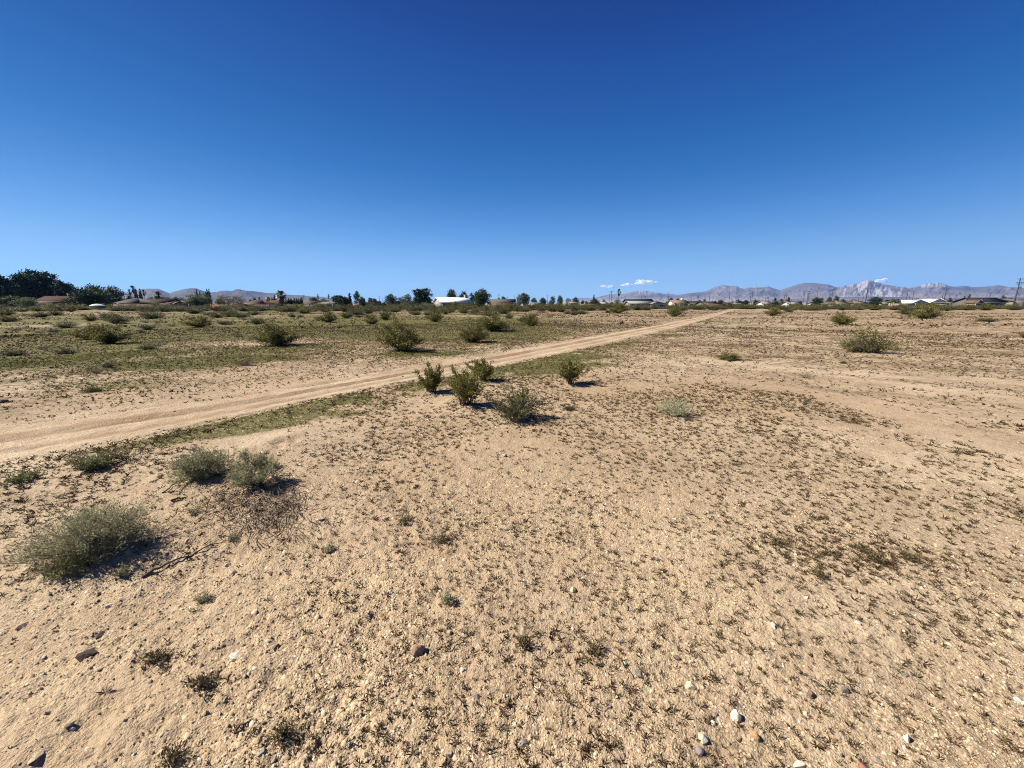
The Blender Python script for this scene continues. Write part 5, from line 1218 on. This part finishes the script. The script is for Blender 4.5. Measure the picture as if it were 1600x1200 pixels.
# ------------------------------------------------------------------ houses
def house(px0, px1, Y, ridge_py, eave_py, kind, roofc, wallc, label, depth=9.0, windows=3, chimney=None, name='house', over=.5, cat='house', trimc=(.30, .26, .22), rz=0.0):
    x0, x1 = xof(px0, Y), xof(px1, Y); w = x1 - x0; cx = (x0 + x1) / 2
    ez, rz_ = zof(Y, eave_py), max(zof(Y + depth / 2, ridge_py), zof(Y, eave_py) + .4)
    root = empty(name, (cx, Y + depth / 2, 0), rz); tag(root, label, cat, 'low houses across the field')
    hw, hd = w / 2, depth / 2
    wm = paint('wall_%d_%d_%d' % tuple(int(q * 100) for q in wallc), wallc, .08)
    rm_ = paint('roof_%d_%d_%d' % tuple(int(q * 100) for q in roofc), roofc, .16)
    tm = paint('trim_%d_%d_%d' % tuple(int(q * 100) for q in trimc), trimc, .06)
    bx, bd = hw - over, hd - over
    mb = MB()
    g = rz_ - .15
    if kind == 'front':      # gable end towards the field
        v = [(-bx, -bd, -.2), (bx, -bd, -.2), (bx, -bd, ez), (-bx, -bd, ez), (0, -bd, g - .1), (-bx, bd, -.2), (bx, bd, -.2), (bx, bd, ez), (-bx, bd, ez), (0, bd, g - .1)]
        mb.add(v, [[0, 1, 2, 3], [6, 5, 8, 7], [1, 6, 7, 2], [5, 0, 3, 8]], [[3, 2, 4], [7, 8, 9]])
    else:
        v = [(-bx, -bd, -.2), (bx, -bd, -.2), (bx, bd, -.2), (-bx, bd, -.2), (-bx, -bd, ez), (bx, -bd, ez), (bx, bd, ez), (-bx, bd, ez), (-bx, 0, g), (bx, 0, g)]
        T = [[5, 6, 9], [7, 4, 8]] if kind == 'side' else None
        mb.add(v, [[0, 1, 5, 4], [1, 2, 6, 5], [2, 3, 7, 6], [3, 0, 4, 7]], T)
    mb.build('wall', wm, root)
    mb = MB(); th = .14
    def slab(pts):
        p = np.array(pts, float); n = len(p)
        v = np.vstack([p, p + np.array([0, 0, th])])
        if n == 4: mb.add(v, [[3, 2, 1, 0], [4, 5, 6, 7]] + [[q, (q + 1) % 4, 4 + (q + 1) % 4, 4 + q] for q in range(4)])
        else: mb.add(v, [[q, (q + 1) % 3, 3 + (q + 1) % 3, 3 + q] for q in range(3)], [[2, 1, 0], [3, 4, 5]])
    if kind == 'side':
        slab([(-hw, -hd, ez), (hw, -hd, ez), (hw, 0, rz_), (-hw, 0, rz_)]); slab([(hw, hd, ez), (-hw, hd, ez), (-hw, 0, rz_), (hw, 0, rz_)])
    elif kind == 'hip':
        i_ = min(hd, hw * .8); a, b = (-hw + i_, 0, rz_), (hw - i_, 0, rz_)
        slab([(-hw, -hd, ez), (hw, -hd, ez), b, a]); slab([(hw, hd, ez), (-hw, hd, ez), a, b]); slab([(-hw, hd, ez), (-hw, -hd, ez), a]); slab([(hw, -hd, ez), (hw, hd, ez), b])
    elif kind == 'front':
        slab([(-hw, -hd, ez), (0, -hd, rz_), (0, hd, rz_), (-hw, hd, ez)]); slab([(0, -hd, rz_), (hw, -hd, ez), (hw, hd, ez), (0, hd, rz_)])
    else:
        slab([(-hw, -hd, ez), (hw, -hd, ez), (hw, hd, rz_ - .1), (-hw, hd, rz_ - .1)])
    rf = mb.build('roof', rm_, root)
    if kind != 'front':
        mb = MB(); mb.box((0, -hd - .03, ez + .02), (w, .05, .24)); mb.build('fascia', tm, root)
    else:
        for s in (-1, 1):
            mb = MB(); mb.add([(s * hw, -hd - .02, ez - .1), (0, -hd - .02, rz_ - .1), (0, -hd - .02, rz_ + .16), (s * hw, -hd - .02, ez + .16), (s * hw, -hd - .08, ez - .1), (0, -hd - .08, rz_ - .1), (0, -hd - .08, rz_ + .16), (s * hw, -hd - .08, ez + .16)],
                              [[0, 1, 2, 3], [4, 7, 6, 5], [0, 4, 5, 1], [3, 2, 6, 7], [0, 3, 7, 4], [1, 5, 6, 2]]); mb.build('barge_board', tm, root)
    rr = random.Random(int(px0 * 7))
    for q in range(windows):
        wx = -bx + 2 * bx * (q + .5) / windows + rr.uniform(-.3, .3)
        if q == windows // 2 and windows > 2:
            mb = MB(); mb.box((wx, -bd - .03, 1.03), (1.0, .06, 2.06)); d_ = mb.build('door', tm, root)
            mb = MB(); mb.box((wx + .4, -bd - .08, 1.0), (.06, .04, .12)); mb.build('handle', M['metal_grey'], d_)
            continue
        mb = MB(); zz = min(1.5, ez - .8)
        for (a, b, c, d) in ((0, .55, 1.7, .08), (0, -.55, 1.7, .08), (-.81, 0, .08, 1.02), (.81, 0, .08, 1.02), (0, 0, .06, 1.02)):
            mb.box((wx + a, -bd - .04, zz + b), (c, .08, d))
        wf = mb.build('window', M['white_trim'], root)
        mb = MB(); mb.box((wx, -bd - .01, zz), (1.54, .03, 1.02)); mb.build('pane', M['glass'], wf)
    if chimney is not None:
        mb = MB(); c0 = (chimney - .5) * w; mb.box((c0, .4, rz_ + .25), (.8, .8, 1.5)); mb.build('chimney', wm, rf)
        mb = MB(); mb.box((c0, .4, rz_ + 1.05), (.95, .95, .12)); mb.build('chimney_cap', tm, rf)
    return root
DKW = (.16, .12, .095)
house(50, 121, 140, 463.2, 471.3, 'side', (0.051, 0.028, 0.022), DKW, 'brown roofed long house under the tall dark pines at far left', chimney=.53)
house(174, 219, 145, 466.5, 474.2, 'hip', (0.077, 0.071, 0.069), DKW, 'grey roofed house with a chimney right of the dark round tree', chimney=.2)
house(214, 262, 152, 467.5, 474.5, 'side', (0.051, 0.03, 0.026), (.25, .17, .13), 'dark brown roofed house under the shaggy palm at left')
house(248, 270, 142, 472.0, 475.5, 'hip', (0.092, 0.071, 0.059), (.45, .38, .30), 'small tan roofed house in front of the dark brown roof', depth=7, windows=2)
house(270, 297, 142, 470.5, 475.0, 'front', (0.041, 0.036, 0.036), (.10, .09, .095), 'dark gabled house left of the large pale green tree', depth=9, windows=2)
house(378, 414, 158, 468.5, 474.8, 'hip', (0.085, 0.056, 0.043), (.50, .40, .30), 'tan-red roofed house right of the leafless tree', chimney=-.1 + .9)
house(413, 448, 162, 469.5, 475.3, 'side', (0.077, 0.043, 0.03), (.40, .30, .22), 'reddish roofed house beside the stout palm')
house(472, 492, 180, 470.5, 475.3, 'side', (0.09, 0.062, 0.049), (.42, .33, .26), 'small pinkish roofed house right of the cypress row', windows=2)
house(490, 528, 150, 471.6, 475.5, 'shed', (0.123, 0.12, 0.118), (.16, .14, .13), 'pale grey flat roofed house left of the dark tree cluster', windows=3)
house(551, 575, 175, 472.5, 476, 'side', (0.102, 0.092, 0.082), (.50, .46, .40), 'low house half hidden behind the tall ragged tree', windows=2)
wh = house(676, 731, 136, 465.4, 472.6, 'side', (0.84, 0.84, 0.83), (.36, .36, .35), 'house with a bright white roof in the middle of the horizon', chimney=.93, windows=4, trimc=(.7, .7, .69), rz=.5)
house(764, 806, 160, 467.8, 472.6, 'side', (0.094, 0.088, 0.081), (.22, .17, .14), 'long grey roofed building right of the big round tree', windows=4)
house(829, 846, 150, 473, 476, 'side', (0.154, 0.154, 0.154), (.42, .42, .40), 'small grey house under the broad tree right of centre', depth=6, windows=2)
house(890, 906, 165, 471.7, 473, 'shed', (0.264, 0.247, 0.222), (.22, .18, .15), 'small flat roofed house under the domed tree right of centre', windows=2)
house(938, 951, 170, 472.3, 475, 'side', (0.264, 0.256, 0.238), (.5, .47, .42), 'little pale roofed house left of the stout poles', windows=2, depth=6)
house(980, 1023, 185, 467.5, 472.0, 'side', (0.032, 0.032, 0.036), (.10, .09, .09), 'long dark roofed building behind the metal roof', windows=4)
house(983, 1024, 155, 471.0, 474.2, 'side', (0.222, 0.234, 0.234), (.26, .26, .27), 'pale metal roofed long house in front of the dark long roof', windows=4, depth=8)
house(1018, 1041, 152, 471.4, 475.0, 'front', (0.192, 0.205, 0.213), (.20, .22, .25), 'blue-grey gabled house at the right end of the metal roof', windows=2, depth=8)
house(1052, 1078, 165, 469.2, 473.6, 'side', (0.178, 0.128, 0.094), (.60, .56, .50), 'tan roofed house with white walls near the end of the track', chimney=.8, windows=3)
house(1076, 1104, 200, 470.5, 474.0, 'side', (0.042, 0.038, 0.042), (.13, .12, .12), 'dark roofed low house right of the tan house', windows=3)
house(1100, 1124, 190, 471.3, 474.5, 'side', (0.038, 0.036, 0.042), (.18, .15, .13), 'dark roofed low house left of a white wall', windows=2)
house(1122, 1138, 200, 471.5, 474.3, 'front', (0.149, 0.141, 0.132), (.74, .72, .68), 'little white walled house left of the mast trees', windows=1, depth=7)
house(1150, 1164, 180, 473, 475.3, 'shed', (0.213, 0.205, 0.192), (.42, .38, .33), 'pale low shed under the joined dark trees', windows=1, depth=6, cat='shed', name='shed')
house(1193, 1208, 190, 471.6, 474.8, 'side', (0.192, 0.183, 0.17), (.58, .56, .50), 'pale low house left of the palm clump', windows=2, depth=7)
house(1234, 1254, 180, 472, 475.2, 'side', (0.222, 0.213, 0.2), (.55, .52, .46), 'pale grey low house right of the palm clump', windows=2, depth=7)
house(1281, 1302, 185, 471, 474.5, 'side', (0.205, 0.205, 0.205), (.60, .58, .55), 'light grey roofed house left of the tan gables', windows=2)
house(1306, 1332, 165, 470, 474.6, 'hip', (0.145, 0.106, 0.086), (.50, .42, .34), 'tan roofed house, left one of the two beside the tall pole', windows=3)
house(1334, 1360, 175, 469.6, 474.0, 'hip', (0.154, 0.115, 0.096), (.46, .40, .33), 'tan roofed house, right one of the two behind the tall pole', windows=3)
house(1378, 1394, 175, 471, 474.5, 'side', (0.213, 0.196, 0.17), (.66, .62, .54), 'cream walled house under the pale open tree', windows=2, depth=7)
house(1400, 1432, 180, 468.6, 473.4, 'side', (0.036, 0.034, 0.038), (.13, .12, .12), 'long dark roofed house below the pair of poles', windows=3)
house(1424, 1452, 165, 468.6, 474.0, 'front', (0.7, 0.7, 0.69), (.62, .60, .56), 'white gabled house, left gable of two', windows=2, trimc=(.80, .80, .78))
house(1452, 1483, 170, 466.8, 473.4, 'front', (0.8, 0.8, 0.79), (.52, .52, .50), 'white gabled house, right and higher gable of two', windows=2, trimc=(.82, .82, .80))
house(1478, 1506, 160, 472.6, 473.4, 'shed', (0.119, 0.115, 0.11), (.20, .19, .18), 'long low grey carport roof right of the white gables', windows=0, depth=6, name='carport', cat='carport')
house(1526, 1576, 145, 465.6, 472.6, 'side', (0.024, 0.026, 0.036), (.12, .11, .11), 'house with a long dark blue roof at right', windows=4)
house(1525, 1537, 141, 468.4, 473.2, 'front', (0.128, 0.086, 0.068), (.50, .38, .28), 'tan gabled porch at the left end of the dark blue roof', depth=4, windows=1, name='porch', cat='porch')
house(1583, 1625, 150, 467.3, 471.3, 'side', (0.094, 0.094, 0.094), (.28, .26, .24), 'grey roofed house cut by the right edge of the picture', windows=3)
# canopy and far block walls
X, Y = xof(151.5, 124), 124.0
root = empty('garden_canopy', (X, Y, 0)); tag(root, 'green canopy with a pale domed top in front of the dark round tree', 'canopy')
zt = zof(Y, 474.6); mb = MB(); rings = [(.0, zt), (.9, zt - .12), (1.6, zt - .45), (1.8, zt - .62)]
a = np.arange(14) * 2 * math.pi / 14
Vv = np.concatenate([np.stack([np.cos(a) * r_, np.sin(a) * r_, a * 0 + z_], 1) for r_, z_ in rings])
mb.add(Vv, [[k * 14 + q, k * 14 + (q + 1) % 14, (k + 1) * 14 + (q + 1) % 14, (k + 1) * 14 + q] for k in range(3) for q in range(14)])
mb.build('canopy_top', paint('canopy_pale', (.55, .60, .56)), root)
mb = MB(); mb.tube([(0, 0, zt - .62), (0, 0, zt - 1.3)], 1.8, 14, cap=False); mb.build('canopy_side', paint('canopy_green', (.05, .16, .12)), root)
for q in range(4):
    mb = MB(); mb.tube([(1.6 * math.cos(q * 1.57 + .8), 1.6 * math.sin(q * 1.57 + .8), 0), (1.6 * math.cos(q * 1.57 + .8), 1.6 * math.sin(q * 1.57 + .8), zt - .6)], .05, 5); mb.build('leg', M['metal_grey'], root)
def block_wall(px0, px1, Y, top, c, label):
    x0, x1 = xof(px0, Y), xof(px1, Y); h_ = zof(Y, top)
    root = empty('block_wall', ((x0 + x1) / 2, Y, 0)); tag(root, label, 'wall', 'yard walls of the far houses')
    m_ = paint('blockwall_%d_%d_%d' % tuple(int(q * 100) for q in c), c, .12)
    mb = MB(); mb.box((0, 0, h_ / 2 - .1), (x1 - x0, .2, h_ + .2)); mb.build('wall_face', m_, root)
    mb = MB(); mb.box((0, 0, h_ + .05), (x1 - x0 + .04, .28, .10)); mb.build('coping', m_, root)
    n = max(2, int((x1 - x0) / 6))
    pm = MB(); pm.box((0, 0, h_ / 2), (.42, .42, h_ + .3)); pm_ = pm.mesh('pier'); pm_.materials.append(m_)
    for q in range(n + 1): link('pier', pm_, None, root, (-(x1 - x0) / 2 + (x1 - x0) * q / n, 0, 0))
block_wall(176, 296, 130, 475.6, (.15, .105, .09), 'dark brown yard wall in front of the left roofs')
block_wall(330, 395, 130, 476.2, (.20, .12, .09), 'reddish yard wall under the leafless tree')
block_wall(395, 446, 131, 476.2, (.12, .09, .085), 'dark yard wall under the reddish roofs')
block_wall(446, 520, 133, 476.4, (.17, .15, .145), 'grey yard wall under the cypress row')
block_wall(766, 808, 140, 474.0, (.15, .10, .08), 'brown yard wall under the long grey roof')
block_wall(905, 940, 150, 475.0, (.13, .12, .10), 'dark yard wall left of the little pale roofed house')
block_wall(1104, 1136, 150, 475.6, (.16, .12, .10), 'dark yard wall near the end of the track')
block_wall(1390, 1430, 150, 474.6, (.30, .25, .21), 'tan yard wall below the dark long roof')

# ------------------------------------------------------------------ hills and mountains
def range_mesh(name, prof, R0, R1, R2, seed, mat, label, rough=.20, rows=46, snowx=None, step=0.8):
    """A range with real depth: rises from R0 to the crest near R1 and falls to R2; prof lists (px, py) of the crest."""
    pxs = np.arange(prof[0][0], prof[-1][0] + step, step); pp = np.array(prof, float)
    py = np.interp(pxs, pp[:, 0], pp[:, 1])
    az = np.arctan2((pxs - 800) / F, 1.0 / CP)
    rr_ = np.concatenate([np.linspace(R0, R1, rows), np.linspace(R1, R2, 12)[1:]])
    AZ, RR = np.meshgrid(az, rr_, indexing='ij')
    Hc = np.array([zof(R1 * math.cos(a_), p_) for a_, p_ in zip(az, py)]); Hc = np.maximum(Hc, 4.0)
    X, Y = RR * np.sin(AZ), RR * np.cos(AZ)
    u = np.clip((RR - R0) / (R1 - R0), 0, 1); v = np.clip((RR - R1) / (R2 - R1), 0, 1)
    w_ = 0.9 * fbm(AZ * 14, RR / (R1 - R0) * 2.2, seed + 3, 3)
    a1 = AZ * 24 + w_ * 1.6; a2 = AZ * 62 + w_ * 3.2 + u * 2.0; a3 = AZ * 170 + w_ * 4.0 - u * 3
    sp1 = np.abs(2 * vnoise(a1, u * 1.3, seed)); sp2 = np.abs(2 * vnoise(a2, u * 2.3, seed + 1)); sp3 = np.abs(2 * vnoise(a3, u * 5, seed + 2))
    spur = .62 * sp1 + .28 * sp2 + .10 * sp3
    base = np.where(RR <= R1, u ** 1.35, (1 - v) ** 1.3)
    env = (4 * u * (1 - u)) ** .6 * (RR <= R1)
    Z = Hc[:, None] * base * (1 - env * rough * 2.6 * (spur - .25)) + Hc[:, None] * .05 * env * fbm(AZ * 260, u * 14, seed + 7, 3)
    Z = np.minimum(Z, Hc[:, None] * (RR / R1) * (1 - .012 * env))
    Z = np.where(np.abs(RR - R1) < 1e-6, Hc[:, None], Z) - 6 * (u <= 0) - 6 * (v >= 1)
    e = sstep(0, 6, pxs - pxs[0]) * sstep(0, 6, pxs[-1] - pxs); Z = Z * e[:, None]
    n1, n2 = X.shape; i = np.arange(n1 - 1)[:, None] * n2; j = np.arange(n2 - 1)[None, :]
    Q = np.stack([i + j, i + j + 1, i + n2 + j + 1, i + n2 + j], -1).reshape(-1, 4)
    snow = np.zeros_like(X)
    if snowx:
        for c, w0, lo_ in snowx:
            st_ = fbm(AZ * 420 + .5 * w_, u * 5 + AZ * 30, seed + 31, 3, .6)
            win = np.exp(-(((pxs - c) / w0) ** 2))[:, None]
            snow = np.maximum(snow, sstep(-.02, .16, st_ + .30 * (win - .75)) * sstep(.1, .4, win) * sstep(lo_, lo_ + .2, Z / Hc.max()))
    alt = np.clip(Z / Hc.max(), 0, 1)
    mask = np.stack([snow, alt, u, np.ones_like(X)], -1).reshape(-1, 4)
    o = link(name, mesh_np(name, np.stack([X, Y, Z], -1).reshape(-1, 3), Q, None, {'mask': ('POINT', 'FLOAT_COLOR', mask)}, True), mat)
    tag(o, label, kind='structure'); return o
def rock_mat(name, c0, c1, fan, scale):
    m, nt, out = new_mat(name)
    co = N(nt, 'ShaderNodeNewGeometry').outputs['Position']
    sep = N(nt, 'ShaderNodeSeparateColor'); nt.links.new(attr(nt, 'mask').outputs['Color'], sep.inputs[0])
    f = noise(nt, co, scale, 6, .62)
    col = ramp(nt, f, [(.36, c0), (.62, c1)])
    col = mix(nt, maprange(nt, mathn(nt, 'ADD', sep.outputs[1], mathn(nt, 'MULTIPLY', mathn(nt, 'SUBTRACT', f, .5), .6)), .34, .05), col, fan)
    col = mix(nt, mathn(nt, 'MULTIPLY', sep.outputs[0], .42), col, (.50, .485, .51))
    bs = N(nt, 'ShaderNodeBsdfPrincipled', Roughness=.95); bs.inputs['Specular IOR Level'].default_value = .05
    nt.links.new(col, bs.inputs['Base Color']); nt.links.new(bs.outputs[0], out.inputs[0]); return m
M['rock_blue'] = rock_mat('dark_hill_rock', (.055, .05, .052), (.11, .098, .092), (.17, .15, .13), .0016)
M['rock'] = rock_mat('mountain_rock', (.06, .055, .06), (.16, .132, .122), (.29, .25, .215), .0011)
LEFT = [(170, 474), (185, 466), (198, 460), (210, 456), (222, 452), (236, 451), (251, 451), (260, 455), (268, 458), (276, 455.5), (286, 453), (296, 451), (305, 450), (313, 451.5), (322, 455), (332, 457), (341, 456), (350, 454.2), (358, 454), (366, 454.5), (373, 452), (378, 452), (386, 454), (396, 454.5), (408, 456), (418, 457.8), (432, 458.2), (445, 459.5), (458, 461), (472, 461.2), (485, 463), (500, 463.5), (515, 465), (530, 467), (545, 470), (560, 475)]
range_mesh('hills', LEFT, 4600, 6000, 7000, 201, M['rock_blue'], 'blue-grey low desert hills behind the roofs at left', snowx=None)
MID = [(870, 475), (890, 468), (905, 465.5), (918, 466.2), (930, 465.5), (938, 463), (946, 461), (955, 459.6), (966, 459.8), (976, 458.6), (984, 456.2), (992, 454.8), (1000, 454), (1008, 454.4), (1016, 456), (1022, 457.2), (1028, 457.1), (1035, 459), (1041, 458.6), (1048, 459.5), (1056, 460.6), (1066, 459.8), (1076, 457.8), (1086, 457), (1094, 456.5), (1102, 454.4), (1110, 450.5), (1117, 447.4), (1125, 445.4), (1131, 445.6), (1138, 447.4), (1148, 446.9), (1154, 450), (1160, 451.2), (1167, 449.2), (1176, 449.6), (1186, 449), (1192, 448.6), (1197, 447.4), (1203, 449.6), (1209, 451.6), (1216, 453.2), (1224, 450.4), (1233, 447.2), (1243, 444), (1252, 442.2), (1262, 441.8), (1272, 442.6), (1281, 443.8), (1290, 444.6), (1296, 447), (1304, 449.4), (1312, 446.8), (1320, 445.4), (1330, 443.8), (1338, 441), (1345, 438.4), (1350, 436.8), (1354, 437.8), (1360, 440.4), (1368, 442.2), (1378, 444.6), (1390, 446.4), (1398, 448.2), (1406, 448.4), (1414, 450.2), (1422, 448.8), (1430, 447.2), (1438, 444.2), (1446, 442), (1453, 443.6), (1462, 441.8), (1470, 444.4), (1478, 447.4), (1488, 448), (1496, 446.8), (1502, 446.4), (1510, 448.2), (1520, 448.8), (1532, 447.8), (1544, 446.6), (1552, 445.4), (1560, 446.8), (1570, 448.4), (1585, 449.4), (1605, 451.2), (1640, 452), (1700, 455), (1780, 460), (1850, 474)]
range_mesh('mountains', MID, 9000, 12500, 14200, 211, M['rock'], 'rose-grey desert mountains with a snow-streaked peak at right', rough=.19, rows=70, snowx=[(1364, 46, .10), (1350, 22, .4), (1318, 20, .62), (1446, 28, .52), (1462, 20, .6), (1008, 16, .45)])
LOWF = [(1090, 476), (1130, 472), (1190, 468.5), (1230, 467), (1290, 465), (1360, 463), (1430, 465), (1500, 464.5), (1580, 464), (1660, 466), (1760, 474)]
range_mesh('foothills', LOWF, 6200, 8600, 9400, 221, M['rock'], 'pale tan foothill slope in front of the mountains', rough=.10, rows=24)

# ------------------------------------------------------------------ haze and small clouds
mb = MB(); mb.box((0, 0, 530), (33000, 33000, 1064))
m, nt, out = new_mat('haze_air')
vol = N(nt, 'ShaderNodeVolumePrincipled'); vol.inputs['Color'].default_value = (.20, .46, 1.0, 1)
vol.inputs['Density'].default_value = HAZE_D; vol.inputs['Anisotropy'].default_value = 0.2
nt.links.new(vol.outputs[0], out.inputs['Volume'])
hz = mb.build('haze', m); tag(hz, 'thin clear desert air with slight blue haze far off', kind='stuff')

def cloud_mat():
    m, nt, out = new_mat('cloud_white')
    d = N(nt, 'ShaderNodeBsdfDiffuse', Color=(.92, .92, .92, 1)); t = N(nt, 'ShaderNodeBsdfTranslucent', Color=(.92, .92, .92, 1))
    mx = N(nt, 'ShaderNodeMixShader'); mx.inputs[0].default_value = .45
    nt.links.new(d.outputs[0], mx.inputs[1]); nt.links.new(t.outputs[0], mx.inputs[2]); nt.links.new(mx.outputs[0], out.inputs[0]); return m
M['cloud'] = cloud_mat()
def cloud(px0, px1, py0, py1, Y, label, seed):
    r = np.random.default_rng(seed); x0, x1 = xof(px0, Y), xof(px1, Y); z0, z1 = zof(Y, py1), zof(Y, py0)
    bm = bmesh.new()
    bmesh.ops.create_icosphere(bm, subdivisions=4, radius=1)
    w, h_ = (x1 - x0) / 2, (z1 - z0) / 2
    for v in bm.verts:
        p = np.array(v.co); q = p * 1.6 + seed
        n_ = fbm(np.array([q[0] + q[2]]) * 1.6, np.array([q[1] - q[2]]) * 1.6, seed, 4, .6)[0]
        s = 1 + .8 * n_
        up = 1.0 if p[2] > 0 else .45
        skew = .35 * (p[0])
        v.co = Vector((p[0] * w * s, p[1] * w * .5 * s, (p[2] * up * h_ * s * 1.1) + skew * h_ * .5))
    me = bpy.data.meshes.new('cloud'); bm.to_mesh(me); bm.free()
    o = link('cloud', me, M['cloud'], None, ((x0 + x1) / 2, Y, (z0 + z1) / 2)); tag(o, label, 'cloud', 'small white clouds low over the mountains')
cloud(937, 948, 446.0, 450.0, 19000, 'leftmost tiny white cloud above the stout poles', 1)
cloud(947, 957, 446.5, 451.0, 19500, 'second tiny white cloud from the left above the stout poles', 2)
cloud(970, 988, 443.5, 448.4, 19000, 'small white cloud right above the lone palm', 3)
cloud(993, 1021, 438.6, 446.0, 19000, 'widest white cloud right of the lone palm', 4)
cloud(991, 1001, 437.6, 442.5, 20000, 'faint small cloud at the upper left of the widest one', 5)
cloud(1359, 1378, 436.8, 444.0, 18500, 'small white cloud sitting behind the snow-streaked peak', 6)
